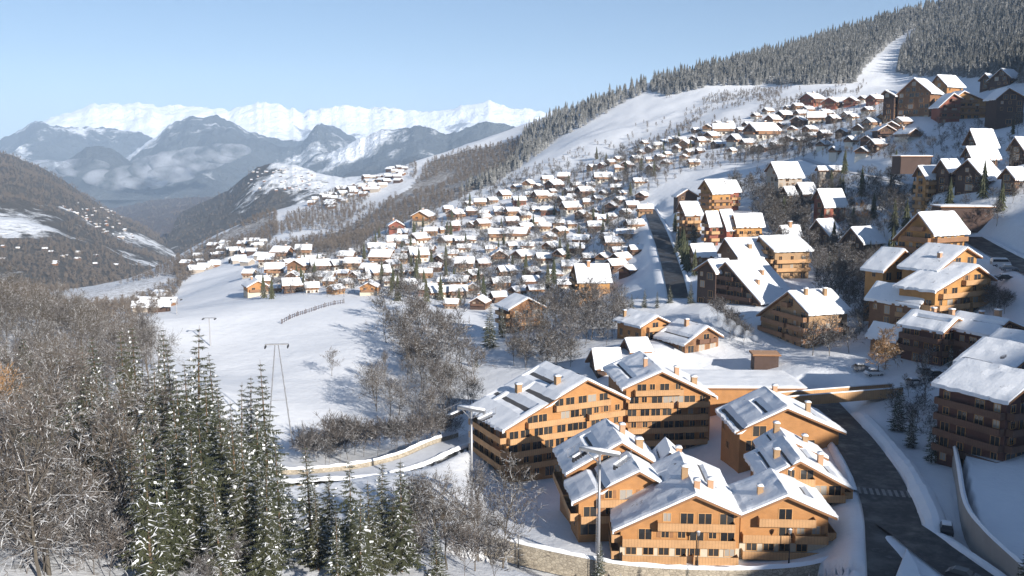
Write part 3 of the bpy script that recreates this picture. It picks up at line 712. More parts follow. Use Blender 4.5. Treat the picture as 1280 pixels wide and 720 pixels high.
# the honey coloured residence in front
gable('four storey honey timber block beside the tall lift pylon, dark balconied flank to the left', APT, (735, 475), (631, 539), (788, 500), 186, 26, 19, -65, gaps_l=((.30, .36, .1, .75), (.52, .58, .0, .6), (.74, .8, .35, .95), (.3, .36, .85, .97)), chims=((.30, .62), (.50, .28)), sides='L', name='apartment_chalet', group=GRP, oh=1.3, win_step=2.5, dens=1.12)
gable('wide honey timber block in the middle back, half its balconied front in shadow', APT, (828, 465), (779, 487), (896, 497), 194, 6, 21, -64.5, gaps_l=((.30, .36, .2, .9), (.6, .66, .0, .5)), chims=((.32, .35), (.62, .2), (.78, .1)), sides='', name='apartment_chalet', group=GRP, oh=1.3, win_step=2.5, dens=1.12)
gable('honey timber block beside the wooden footbridge with a mostly plain windowless upper gable', APT, (985, 511), (920, 541), (1058, 542), 167, 1, 16, -57.5, balc=None, gaps_l=((.05, .14, .0, .95), (.62, .70, .1, .7)), gaps_r=((.3, .36, .2, .8),), chims=((.55, .9), (.72, .3)), sides='L', name='apartment_chalet', group=GRP, dens=.55, shut=True)
gable('small honey timber block wrapped by the curving snow bank of the road', APT, (1001, 577), (950, 602), (1067, 613), 140.5, -3, 13, -57.2, plinth='plaster', sh=2.55, up=.8, bk0=0, win_step=2.3, dens=1.1, gaps_l=((.3, .4, .1, .9), (.7, .78, 0, .7)), gaps_r=((.3, .42, .1, .6), (.62, .7, .3, .9)), chims=((.72, .35), (.25, .4)), sides='R', name='apartment_chalet', group=GRP)
gable('honey timber block with pale plaster base nearest the road fork', APT, (985, 621), (927, 645), (1047, 648), 130, -3, 12, -59.6, osl=.1, plinth='plaster', sh=2.55, up=.8, bk0=0, win_step=2.3, dens=1.1, gaps_l=((.45, .52, .0, 1.0),), gaps_r=((.4, .46, .3, .8),), chims=((.25, .35),), sides='R', name='apartment_chalet', group=GRP)
gable('long roofed honey timber block with pale plaster base directly above the stone wall', APT, (870, 620), (768, 665), (927.5, 645), 129.5, -3, 20, -60.1, osr=.1, plinth='plaster', sh=2.55, up=.8, bk0=0, win_step=2.3, dens=1.1, gaps_l=((.28, .33, .0, .28), (.60, .66, .0, .45), (.62, .7, .5, .7)), gaps_r=((.5, .56, .4, .9),), chims=((.66, .12), (.60, .38), (.80, .3)), sides='L', name='apartment_chalet', group=GRP)
gable('low honey timber block right behind the short lift pylon and its spruce', APT, (800, 590), (717, 630), (830, 607), 139, 5, 10, -59.8, gaps_l=((.42, .48, .0, 1.0),), sides='L', name='apartment_chalet', group=GRP, sh=2.6, up=.6, win_step=2.6)
gable('honey timber block with snow ruffled roof rising behind the short lift pylon', APT, (778, 554), (708, 594), (830, 585), 149, 6, 14, -60, gaps_l=((.5, .56, .2, .8), (.8, .88, .3, .7)), gaps_r=((.35, .42, .2, .9),), chims=((.80, .3), (.66, .5)), sides='L', name='apartment_chalet', group=GRP, balc='balcony_wood')
gable('small honey timber block in the courtyard behind the long roofed honey block', APT, (838, 566), (816, 588), (866, 590), 151, -3, 8, -60, gaps_l=((.4, .5, .1, .8),), sides='', name='apartment_chalet', group=GRP, balc=None, chims=((.7, .4),))
gable('small honey timber block wedged between the footbridge block and the snow bank block', APT, (983, 549), (952, 568), (1036, 574), 152, -2, 7, -57.5, gaps_l=((.5, .6, .1, .9),), sides='', name='apartment_chalet', group=GRP, balc=None, chims=((.72, .5), (.3, .6)))
flat_block('long flat snow covered roof behind the middle honey timber block', 'building', 848, 500, 207, -1, 29, 17, 9.5, 'honey_wood', base=-62, mat_r='snow', name='annex_building')
# timber footbridge over the road
bA, bB = P(982, 495, 188), P(1128, 492, 196); bv = bB - bA; bl = float(np.hypot(bv[0], bv[1]))
br = empty('footbridge', (bA[0], bA[1], -50.9), math.atan2(bv[1], bv[0])); tag(br, 'timber clad footbridge with snowy rails crossing the road', 'bridge')
b = MB(); b.box(0, bl, 0, 3.4, -.5, 0); b.build('deck', 'trim_wood', br)
for y in (-.16, 3.42):
    b = MB(); b.box(0, bl, y, y + .14, -.62, 1.5); pz = b.build('parapet', 'balcony_wood', br)
    b = MB(); b.prism([(0, 1.503), (bl, 1.503), (bl, 1.72), (0, 1.72)], y - .06, y + .2); b.build('snow_cap', 'snow', pz)
for x in (2.0, bl - 2):
    b = MB(); b.box(x - .35, x + .35, .4, 3.0, -5, -.505); b.build('pier', 'concrete', br)
# timber chalets and hotels on the hillside to the right
E = dict(sides='R', front=True)
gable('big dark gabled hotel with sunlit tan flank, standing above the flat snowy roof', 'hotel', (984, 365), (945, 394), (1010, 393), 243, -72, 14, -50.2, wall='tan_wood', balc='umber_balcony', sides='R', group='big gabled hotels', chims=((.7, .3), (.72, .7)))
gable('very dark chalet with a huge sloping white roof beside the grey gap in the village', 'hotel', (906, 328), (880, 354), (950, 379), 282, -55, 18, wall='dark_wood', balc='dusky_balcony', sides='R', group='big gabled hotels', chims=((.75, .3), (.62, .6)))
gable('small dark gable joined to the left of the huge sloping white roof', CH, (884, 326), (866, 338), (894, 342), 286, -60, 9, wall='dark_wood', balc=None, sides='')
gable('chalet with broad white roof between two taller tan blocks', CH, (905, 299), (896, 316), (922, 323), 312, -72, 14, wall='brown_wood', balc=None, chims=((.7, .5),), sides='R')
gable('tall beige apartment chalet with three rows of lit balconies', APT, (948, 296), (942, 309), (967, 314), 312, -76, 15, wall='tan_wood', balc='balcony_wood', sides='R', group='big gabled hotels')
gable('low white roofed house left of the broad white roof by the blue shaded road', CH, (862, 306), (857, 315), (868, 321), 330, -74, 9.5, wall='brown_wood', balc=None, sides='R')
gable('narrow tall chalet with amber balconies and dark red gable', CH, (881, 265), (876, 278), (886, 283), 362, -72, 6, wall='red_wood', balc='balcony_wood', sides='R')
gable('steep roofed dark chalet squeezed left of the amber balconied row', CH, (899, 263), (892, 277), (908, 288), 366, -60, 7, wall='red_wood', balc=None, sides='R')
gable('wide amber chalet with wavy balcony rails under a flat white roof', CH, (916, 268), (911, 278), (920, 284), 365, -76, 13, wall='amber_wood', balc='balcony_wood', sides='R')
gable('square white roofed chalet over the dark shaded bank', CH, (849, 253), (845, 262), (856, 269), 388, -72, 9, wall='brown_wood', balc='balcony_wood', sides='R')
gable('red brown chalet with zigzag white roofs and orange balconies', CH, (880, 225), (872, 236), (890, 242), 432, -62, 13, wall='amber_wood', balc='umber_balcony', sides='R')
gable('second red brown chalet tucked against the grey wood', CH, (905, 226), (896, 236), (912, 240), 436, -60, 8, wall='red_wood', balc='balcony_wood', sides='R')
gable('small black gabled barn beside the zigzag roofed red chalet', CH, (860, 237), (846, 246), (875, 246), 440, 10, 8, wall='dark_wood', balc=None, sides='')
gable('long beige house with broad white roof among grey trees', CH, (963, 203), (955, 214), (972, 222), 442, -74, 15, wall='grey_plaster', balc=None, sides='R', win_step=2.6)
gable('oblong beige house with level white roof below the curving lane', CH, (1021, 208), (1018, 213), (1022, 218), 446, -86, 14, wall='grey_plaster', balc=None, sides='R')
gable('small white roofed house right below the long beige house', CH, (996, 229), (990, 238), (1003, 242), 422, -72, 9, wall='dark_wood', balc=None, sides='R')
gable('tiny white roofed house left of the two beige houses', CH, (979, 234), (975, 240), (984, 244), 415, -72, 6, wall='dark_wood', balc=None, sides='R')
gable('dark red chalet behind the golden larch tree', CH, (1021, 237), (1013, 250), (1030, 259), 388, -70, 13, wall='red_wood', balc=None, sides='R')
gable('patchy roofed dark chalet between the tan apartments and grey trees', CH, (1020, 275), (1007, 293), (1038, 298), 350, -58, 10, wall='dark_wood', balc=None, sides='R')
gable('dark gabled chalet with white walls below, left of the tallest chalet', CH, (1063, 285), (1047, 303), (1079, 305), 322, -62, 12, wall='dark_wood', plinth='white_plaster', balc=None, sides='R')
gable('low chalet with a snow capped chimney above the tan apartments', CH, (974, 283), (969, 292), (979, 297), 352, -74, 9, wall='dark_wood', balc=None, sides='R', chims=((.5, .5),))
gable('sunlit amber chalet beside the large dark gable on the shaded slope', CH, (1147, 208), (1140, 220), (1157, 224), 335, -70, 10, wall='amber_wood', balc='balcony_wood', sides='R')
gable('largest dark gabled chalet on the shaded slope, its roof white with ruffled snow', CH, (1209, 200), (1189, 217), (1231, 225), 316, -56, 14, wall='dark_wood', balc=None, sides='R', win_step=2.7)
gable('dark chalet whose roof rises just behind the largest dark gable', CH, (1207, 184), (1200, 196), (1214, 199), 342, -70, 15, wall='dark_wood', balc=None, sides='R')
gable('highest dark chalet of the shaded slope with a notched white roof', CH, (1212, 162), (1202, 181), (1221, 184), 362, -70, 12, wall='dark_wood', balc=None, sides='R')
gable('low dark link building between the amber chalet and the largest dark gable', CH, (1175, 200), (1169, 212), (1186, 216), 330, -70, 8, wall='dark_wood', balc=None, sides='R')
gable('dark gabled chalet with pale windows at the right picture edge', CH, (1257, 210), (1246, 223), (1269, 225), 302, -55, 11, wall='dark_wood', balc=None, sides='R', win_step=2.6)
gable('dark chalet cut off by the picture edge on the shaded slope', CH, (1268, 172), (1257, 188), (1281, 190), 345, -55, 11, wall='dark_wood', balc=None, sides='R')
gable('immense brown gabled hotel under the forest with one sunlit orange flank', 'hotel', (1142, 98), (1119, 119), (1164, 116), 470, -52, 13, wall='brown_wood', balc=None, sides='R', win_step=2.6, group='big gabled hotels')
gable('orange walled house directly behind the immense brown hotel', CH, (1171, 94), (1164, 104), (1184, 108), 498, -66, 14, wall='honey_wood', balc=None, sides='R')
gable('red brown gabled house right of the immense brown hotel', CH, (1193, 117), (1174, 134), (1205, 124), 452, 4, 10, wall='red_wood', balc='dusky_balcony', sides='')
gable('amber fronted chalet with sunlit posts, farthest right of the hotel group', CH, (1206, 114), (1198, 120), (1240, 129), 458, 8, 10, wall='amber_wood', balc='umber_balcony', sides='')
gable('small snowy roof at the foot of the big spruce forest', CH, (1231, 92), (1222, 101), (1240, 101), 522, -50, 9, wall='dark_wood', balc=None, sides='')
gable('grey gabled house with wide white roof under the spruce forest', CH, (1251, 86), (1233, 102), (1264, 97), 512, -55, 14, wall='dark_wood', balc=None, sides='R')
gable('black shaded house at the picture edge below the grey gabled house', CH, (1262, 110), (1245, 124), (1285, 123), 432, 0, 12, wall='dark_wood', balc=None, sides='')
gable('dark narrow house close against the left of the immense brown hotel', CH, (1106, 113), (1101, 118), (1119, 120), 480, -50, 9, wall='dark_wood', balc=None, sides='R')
flat_block('low snow covered shed roof on the blue shaded slope', 'building', 1126, 205, 372, 6, 13, 7, 2.8, 'dark_wood', mat_r='snow', name='shed')
flat_block('flat roofed garage row below the dark gables with one sunlit end', 'building', 1176, 275, 296, -6, 16, 9, 4.0, 'dark_wood', mat_r='snow', name='garage_building', wins=0)
gable('brown chalet with a bright orange gable and grey sheet of roof snow', CH, (823, 396), (801, 410), (842, 405), 256, 28, 14, wall='honey_wood', balc='balcony_wood', sides='L', chims=((.2, .8),))
gable('brown timber chalet with broad grey white roof above the flat snowy roof', CH, (886, 409), (856, 432), (905, 421), 246, 28, 14, wall='brown_wood', balc='dusky_balcony', sides='L', gaps_l=((.3, .36, .1, .9),), chims=((.45, .5),))
gable('low dark barn with a plain white roof behind the middle honey block', CH, (739, 437), (731, 452), (743, 462), 234, -80, 8, wall='dark_wood', balc=None, sides='R')
gable('little white roofed barn behind the wide honey block', CH, (780, 424), (774, 434), (787, 441), 244, -76, 7, wall='dark_wood', balc=None, sides='R')
gable('lone amber chalet with square white roof standing apart below the village', CH, (717, 331), (711, 345), (721, 353), 352, -84, 14, wall='amber_wood', balc='balcony_wood', sides='R', chims=((.65, .4),))
gable('brown chalet with sunlit balconies at the head of the snowy ravine', CH, (661, 373), (636, 388), (683, 384), 300, 24, 12, wall='brown_wood', balc='balcony_wood', sides='L')
gable('tallest chalet on the right with dark gable and glowing amber flank', CH, (1147, 267), (1115, 300), (1167, 294), 246, -62, 15, wall='amber_wood', balc='umber_balcony', sides='R', shut=False, group='amber chalet by the car park', win_step=2.4)
gable('amber wing with grey roof leaning against the tallest chalet', CH, (1210, 310), (1173, 340), (1229, 322), 232, 28, 12.5, wall='amber_wood', balc=None, sides='L', group='amber chalet by the car park', chims=((.3, .3),))
gable('front amber wing with a deep gable balcony behind the snowy hedge', CH, (1224, 333), (1171, 365), (1247, 350), 224, 28, 12.5, wall='amber_wood', balc='balcony_wood', sides='L', group='amber chalet by the car park')
gable('blue shaded low roofed wing below the tallest chalet', CH, (1166, 363), (1150, 385), (1186, 377), 222, 28, 17, wall='brown_wood', balc=None, sides='L', name='chalet_wing', group='amber chalet by the car park')
gable('small annex with sunlit edge at the left foot of the tallest chalet', CH, (1132, 313), (1105, 340), (1152, 331), 243, 28, 8, wall='amber_wood', balc=None, sides='L', name='chalet_wing', group='amber chalet by the car park')
DK = dict(wall='maroon_wood', balc='dusky_balcony', sides='L')
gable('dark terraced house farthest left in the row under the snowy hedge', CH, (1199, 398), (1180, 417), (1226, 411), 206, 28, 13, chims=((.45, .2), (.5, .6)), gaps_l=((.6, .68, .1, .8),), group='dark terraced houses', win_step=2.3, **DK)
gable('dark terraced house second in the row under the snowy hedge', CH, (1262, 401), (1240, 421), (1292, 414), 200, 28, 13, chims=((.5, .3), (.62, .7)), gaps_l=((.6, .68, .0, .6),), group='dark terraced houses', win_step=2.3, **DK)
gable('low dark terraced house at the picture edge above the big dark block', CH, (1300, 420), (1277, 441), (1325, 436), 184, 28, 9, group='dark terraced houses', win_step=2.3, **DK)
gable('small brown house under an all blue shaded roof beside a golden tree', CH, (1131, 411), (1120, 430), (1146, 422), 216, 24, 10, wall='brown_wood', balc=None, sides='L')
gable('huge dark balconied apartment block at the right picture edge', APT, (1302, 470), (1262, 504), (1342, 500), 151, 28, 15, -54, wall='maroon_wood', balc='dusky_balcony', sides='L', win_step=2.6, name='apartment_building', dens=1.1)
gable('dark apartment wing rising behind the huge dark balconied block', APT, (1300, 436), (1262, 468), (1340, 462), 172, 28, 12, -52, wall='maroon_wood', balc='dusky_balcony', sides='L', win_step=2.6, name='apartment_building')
flat_block('low dark boiler house with brick top from which the smoke drifts', 'building', 943, 450, 226, -4, 6, 4.5, 1.1, 'dark_wood', mat_r='brick_flue', name='boiler_house', snow=.1)
gable('tiny sunlit wooden hut under a snow cap beside the car park', 'hut', (1068, 457), (1060, 463), (1078, 463), 226, 10, 4, wall='honey_wood', balc=None, sides='', name='hut', sh=2.2, oh=.3, os_=.25, front=False)
# ------------------------------------------------------------------ walls
wall_run('retaining_wall', front_wall, .25, 3.2, .7, 'stone', .45, 'long pale stone retaining wall with a snow cap below the honey timber blocks', 'wall')
wall_run('retaining_wall', right_wall, .35, 5.5, .6, 'concrete', .3, 'bare grey concrete wall holding the blue shaded terrace beside the road fork', 'wall')
wall_run('retaining_wall', road_wall, .85, 3.4, .6, 'stone', .5, 'snow topped stone wall under the lane that curves behind the spruces', 'wall')
BUSY = []      # circles where no tree may stand
def note(o, r): BUSY.append((o[0], o[1], r))
for o in list(COL.objects):
    if o.parent is None and o.get('category') and o.name.split('.')[0] not in ('retaining_wall', 'footbridge'):
        wl_ = [c for c in o.children if c.name.split('.')[0] == 'wall']
        if wl_:
            vs = [v.co for v in wl_[0].data.vertices]; x = [v.x for v in vs]; y = [v.y for v in vs]
            c = Matrix.Translation(o.location) @ Matrix.Rotation(o.rotation_euler.z, 4, 'Z') @ Vector(((min(x) + max(x)) / 2, (min(y) + max(y)) / 2, 0))
            note(c, 0.55 * math.hypot(max(x) - min(x), max(y) - min(y)) + .5)
for ln, rr in ((road_c, 6.5), (fork_c, 5), (upper_c, 5.5), (right_c, 6), (snow_c, 4.5)):
    for p in ln: note(p, rr)
def free(x, y, r=0.0):
    return all((x - a) ** 2 + (y - b) ** 2 > (c + r) ** 2 for a, b, c in BUSY)
# ------------------------------------------------------------------ the village: template chalets, ridge along x, then copies
def template(wall, balc, wd, dp, hw, pitch, kind):
    """a small alpine chalet; returns (root, parts) at the origin, centre of its footprint"""
    root = empty('chalet', (0, 0, 0)); hr = hw + (dp / 2 + .8) * pitch; he = hw - .8 * pitch; x0, x1, y0, y1 = -wd / 2, wd / 2, -dp / 2, dp / 2
    b = MB(); b.solid([(x0, y0, -5), (x0, y1, -5), (x0, y1, hw - .3), (x0, 0, hr - .35), (x0, y0, hw - .3), (x1, y0, -5), (x1, y1, -5), (x1, y1, hw - .3), (x1, 0, hr - .35), (x1, y0, hw - .3)],
        [(0, 4, 3, 2, 1), (5, 6, 7, 8, 9), (0, 5, 9, 4), (1, 2, 7, 6), (4, 9, 8, 3), (2, 3, 8, 7)]); b.build('wall', wall, root)
    if kind & 1:
        b = MB(); b.box(x0 - .06, x1 + .06, y0 - .06, y1 + .06, -5.01, 2.5); b.build('plinth', 'white_plaster' if kind & 2 else 'plaster', root)
    ox = 1.0
    for s in (-1, 1):
        ye = s * (dp / 2 + .8); b = MB(); vs = []
        for x in (x0 - ox, x1 + ox): vs += [(x, ye, he), (x, 0, hr), (x, 0, hr - .3), (x, ye, he - .3)]
        b.solid(vs, [(0, 1, 2, 3), (7, 6, 5, 4), (0, 4, 5, 1), (1, 5, 6, 2), (2, 6, 7, 3), (3, 7, 4, 0)]); r = b.build('roof', 'trim_wood', root)
        n = MB(); nx = 9; rg = random.Random(kind * 10 + s); rows = []
        for j in range(5):
            q = j / 4; row = []
            for i in range(nx + 1):
                t_ = .62 if j not in (0,) and 0 < i < nx else .38
                row.append((x0 - ox + .06 + (wd + 2 * ox - .12) * i / nx, ye * (1 - q) * (.985 + rg.uniform(-.02, .012) * (j == 0)), he + (hr - he) * q + t_ * rg.uniform(.85, 1.15)))
            rows.append(row)
        for j in range(4):
            for i in range(nx):
                qd = (rows[j][i], rows[j][i + 1], rows[j + 1][i + 1], rows[j + 1][i]); n.quad(*(qd if s < 0 else qd[::-1]))
        lo = lambda p: (p[0], p[1], p[2] - .6)
        for i in range(nx): n.quad(rows[0][i], lo(rows[0][i]), lo(rows[0][i + 1]), rows[0][i + 1])
        for j in range(4): n.quad(rows[j][0], rows[j + 1][0], lo(rows[j + 1][0]), lo(rows[j][0])); n.quad(rows[j][nx], lo(rows[j][nx]), lo(rows[j + 1][nx]), rows[j + 1][nx])
        n.build('snow_cover', 'snow', r, True)
    b = MB(); b.box(-.45 + wd * .2, .45 + wd * .2, .9, 1.8, hr - 1.4, hr + 1.2); c = b.build('chimney', 'brick_flue', root)
    b = MB(); b.box(-.5 + wd * .2, .5 + wd * .2, .85, 1.85, hr + 1.203, hr + 1.5); b.build('snow_cap', 'snow', c)
    for x in (-wd * .32, 0, wd * .32):
        put_window(root, x, y0 - (.065 if kind & 1 else 0), .8, 0, 1.4, 1.3)
        if hw > 4: put_window(root, x, y0, 3.0, 0, 1.4, 1.3)
    for y in (-dp * .22, dp * .22):
        put_window(root, x0, y, 3.1, -math.pi / 2, 1.5, 1.5); put_window(root, x1, y, 3.1, math.pi / 2, 1.5, 1.5)
    if balc:
        balcony(root, balc, x0 + .3, x1 - .3, y0, 2.75, 0, 1.1); balcony(root, balc, y0 + .8, y1 - .8, x0, 2.75, -1, 1.1)
    return root
TPL = [('dark timber', template('dark_wood', 'dusky_balcony', 10, 9, 4.6, .5, 0)), ('brown timber', template('brown_wood', 'umber_balcony', 10, 9.5, 5.2, .48, 1)),
       ('tan timber', template('tan_wood', 'umber_balcony', 11, 9, 5.0, .5, 2)), ('beige walled', template('grey_plaster', 'umber_balcony', 10, 9, 4.9, .5, 4)),
       ('orange timber', template('honey_wood', 'umber_balcony', 11, 9.5, 5.2, .46, 5)), ('reddish timber', template('red_wood', 'dusky_balcony', 10, 9, 5.0, .5, 8)),
       ('dark timber', template('dark_wood', 'umber_balcony', 12, 8.5, 4.4, .55, 3)), ('brown timber', template('brown_wood', None, 9, 9, 4.6, .55, 7))]
TKIDS = [kids_of(t) for _, t in TPL]; TUSED = [False] * len(TPL)
CODE = {'d': (0, 6), 'b': (1, 7), 't': (2,), 'p': (3,), 'o': (4,), 'r': (5,)}
V = """334,332,21e 353,324,22e 380,320,20e 386,330,20e 402,326,14e 361,332,16l 344,346,28e 375,343,28gb 401,341,23e 422,338,21l 442,337,23e 434,327,19e 444,320,18e 474,320,16e 474,329,17e 462,344,27e 433,360,20l 413,357,17e 390,366,18e 367,366,27e 346,366,17e 320,370,32go 312,347,18e 306,320,14l 320,310,12e 407,352,21e 366,352,20gd 462,369,26go
495,291,22gr 530,281,24go 570,275,20l 567,289,17er 555,291,14et 539,295,20e 524,305,22l 504,296,14e 497,309,22e 512,309,15l 469,316,20e 480,321,24e 512,320,22e 523,328,24e 535,318,17e 559,307,20l 575,306,12e 588,304,17e 605,272,16e 591,269,15e 625,269,17e 603,286,18l 622,301,27eo 478,332,26e 490,336,18l 501,330,14e 532,348,19et 581,339,26eb 604,335,22l 624,329,22gd 632,345,24l 580,315,13e 630,249,16l
472,350,28e 489,357,22e 500,345,18l 510,363,20l 535,371,26er 555,358,14e 575,361,28e 590,367,17gp 606,360,20e 626,362,20e 573,373,20e 550,373,14e 600,387,20gd 623,378,16l 565,386,22e
661,235,17l 646,238,16ld 693,238,22l 705,226,14e 697,229,12l 754,228,23e 731,246,23l 649,257,20er 676,252,19l 707,257,20l 715,267,22e 727,273,16l 748,252,14l 765,263,22l 756,279,17e 623,267,16ep 640,270,15et 670,266,14l 684,269,17er 640,282,17e 657,289,20l 681,289,17e 698,284,12eo 647,300,24e 606,276,14l 687,302,18l 744,290,22e 727,307,14e 767,312,24ep
689,316,22l 682,330,20e 652,328,24l 736,329,14er 633,347,26l 663,359,27e 664,346,20l 695,348,20e 670,368,16e 715,340,16e 705,362,14e
740,213,9l 747,211,9l 753,210,9lr 764,207,10l 773,203,11lo 774,214,13eo 784,211,15l 802,194,11ld 813,190,12ld 825,200,14l 833,207,15l 819,214,13gd 842,178,10e 848,190,12l 859,186,17l 879,181,20e 867,177,11l 879,172,14l 893,171,15l 867,208,11eo 795,203,10l 855,200,11l
923,182,24l 904,169,22e 890,176,17l 897,185,13ld 952,175,32l 966,156,18l 980,150,18l 986,138,11l 997,137,15et 999,158,20l 1020,156,24e 1031,149,17l 1015,134,24lr 1040,137,26lr 1064,133,20lr 1079,128,18l 1094,131,18lr 1060,149,18e 1042,154,20l 1076,167,18l 1053,171,19ld 1067,181,22ld 1104,173,22gd 1098,188,24ed 1134,176,22gd 1128,159,18ep 935,160,16l 945,190,13l 990,165,13l 1012,168,14l 1090,160,14l 1085,180,14ld 1120,140,15ld
790,262,13e 803,250,12l 778,245,12l 806,268,12et 793,287,12e 781,300,14e 776,330,13l 795,318,12e 816,215,10l 800,232,11e 660,312,14e 640,312,14l 612,316,15e 590,352,16l 648,370,14l 552,330,16l 565,322,14e 545,340,14e 520,345,16e 455,355,17e 448,350,16l 430,347,15e 385,354,16l 330,358,16e 420,368,14l 590,285,14l 560,265,14e 615,255,13l 655,275,13l 700,295,13l 715,285,13e 672,282,12l 720,318,14e 705,325,14l 745,268,13l 735,258,12e 690,250,12e 600,258,14e 585,258,12l
672,236,13l 684,228,12e 712,243,13l 720,236,12ld 738,236,13e 757,246,13l 770,240,12e 772,228,11e 690,243,12l 662,248,12e 715,250,12e 775,255,13l 765,275,13e 782,270,13l 740,276,14e 720,262,12l 700,268,13e 760,302,14l 775,320,14e 785,345,14l 770,340,13e 755,328,13l
812,203,11e 806,182,11l 822,186,11e 834,196,12l 830,180,10l 853,178,11e 862,195,12l 875,192,13e 885,164,13l 870,166,11e 897,160,13l 912,158,13e 925,166,14l 915,192,15l 935,184,16e 955,190,15ld 970,186,16e 985,178,16l 1000,180,16ld 1015,174,17l 1030,172,17ld 1002,147,14e 1010,142,14l 1050,130,16e 1085,142,16ld 1106,152,17l 1115,165,18ld 1030,186,18ld 1048,194,19l 1080,196,20ld 1066,150,16l 975,160,15l 960,142,12l 945,148,12l""".split()
import re
HOUSES = []
rgv = random.Random(11)
for tk in V:
    u, v, wd, ty, cl = re.match(r'(\d+),(\d+),(\d+)([elg])(\w?)', tk).groups(); u, v, wd = int(u), int(v), int(wd)
    p = ground(u, v, 250)
    if p is None: continue
    if not cl: cl = rgv.choice('dddddddbbbtp')
    k = rgv.choice(CODE[cl]); w_m = wd * p[1] / F
    ang = {'e': rgv.uniform(-16, 24), 'l': rgv.uniform(20, 60), 'g': rgv.uniform(70, 118)}[ty]
    sc = rgv.uniform(.82, 1.2) * min(2.0, max(.62, w_m / {'e': 12.2, 'l': 13.0, 'g': 11.0}[ty]))
    yy = p[1] + 4 * sc
    HOUSES.append([u, v, k, ty, sc, ang, p[0] * yy / p[1], yy, p[2]])
# zones and rows that name each house
ZON = [(0, 372, 'at the village far left'), (372, 430, 'behind the dark conifers'), (430, 500, 'near the pale orange gable'), (500, 560, 'above the ravine head'),
       (560, 620, 'in the village middle'), (620, 680, 'above the brown balconied chalet'), (680, 735, 'above the lone amber chalet'), (735, 830, 'left of the blue road'),
       (830, 940, 'left of the long barn roof'), (940, 1030, 'around the long barn roof'), (1030, 1150, 'left of the immense brown hotel')]
TIER = ['top row', 'second row', 'third row', 'fourth row', 'fifth row', 'sixth row', 'seventh row', 'eighth row', 'ninth row']
for a, b_, zn in ZON:
    hs = sorted([h for h in HOUSES if a <= h[0] < b_], key=lambda h: h[1] + .0 * h[0]); per = max(5, -(-len(hs) // 9))
    for i in range(0, len(hs), per):
        row = sorted(hs[i:i + per], key=lambda h: h[0])
        for j, h in enumerate(row):
            col = TPL[h[2]][0]; form = {'e': 'chalet', 'l': 'slanting chalet', 'g': 'gable fronted chalet'}[h[3]]
            h.append(f"{col} {form}, {ordw(j + 1)} from left, {TIER[i // per]} {zn}")
for h in HOUSES:
    u, v, k, ty, sc, ang, x, y, z, lab = h
    root = TPL[k][1]
    z = min(z, hgt(x, y)) - .15
    if not TUSED[k]:
        TUSED[k] = True; r = root; r.location = (x, y, z); r.rotation_euler = (0, 0, R(ang)); r.scale = (sc, sc, sc)
    else: r = copy_tree(root, TKIDS[k], (x, y, z), R(ang), sc)
    tag(r, lab, CH, 'village chalets'); note((x, y), 6.2 * sc)
for k, us in enumerate(TUSED):
    if not us:
        for o in [TPL[k][1]] + list(TPL[k][1].children_recursive): D.objects.remove(o)
# ------------------------------------------------------------------ projection to the photograph, to read off regions
def proj(x, y, z):
    f = y * CP - z * SP; g = y * SP + z * CP; f = np.where(np.abs(f) < 1e-3, 1e-3, f)
    return 640 + F * x / f, 360 - F * g / f
def in_poly(u, v, poly):
    r = np.zeros(np.shape(u), bool); n = len(poly)
    for i in range(n):
        (x1, y1), (x2, y2) = poly[i], poly[(i + 1) % n]
        c = ((y1 > v) != (y2 > v)) & (u < (x2 - x1) * (v - y1) / ((y2 - y1) if y2 != y1 else 1e-9) + x1); r ^= c
    return r
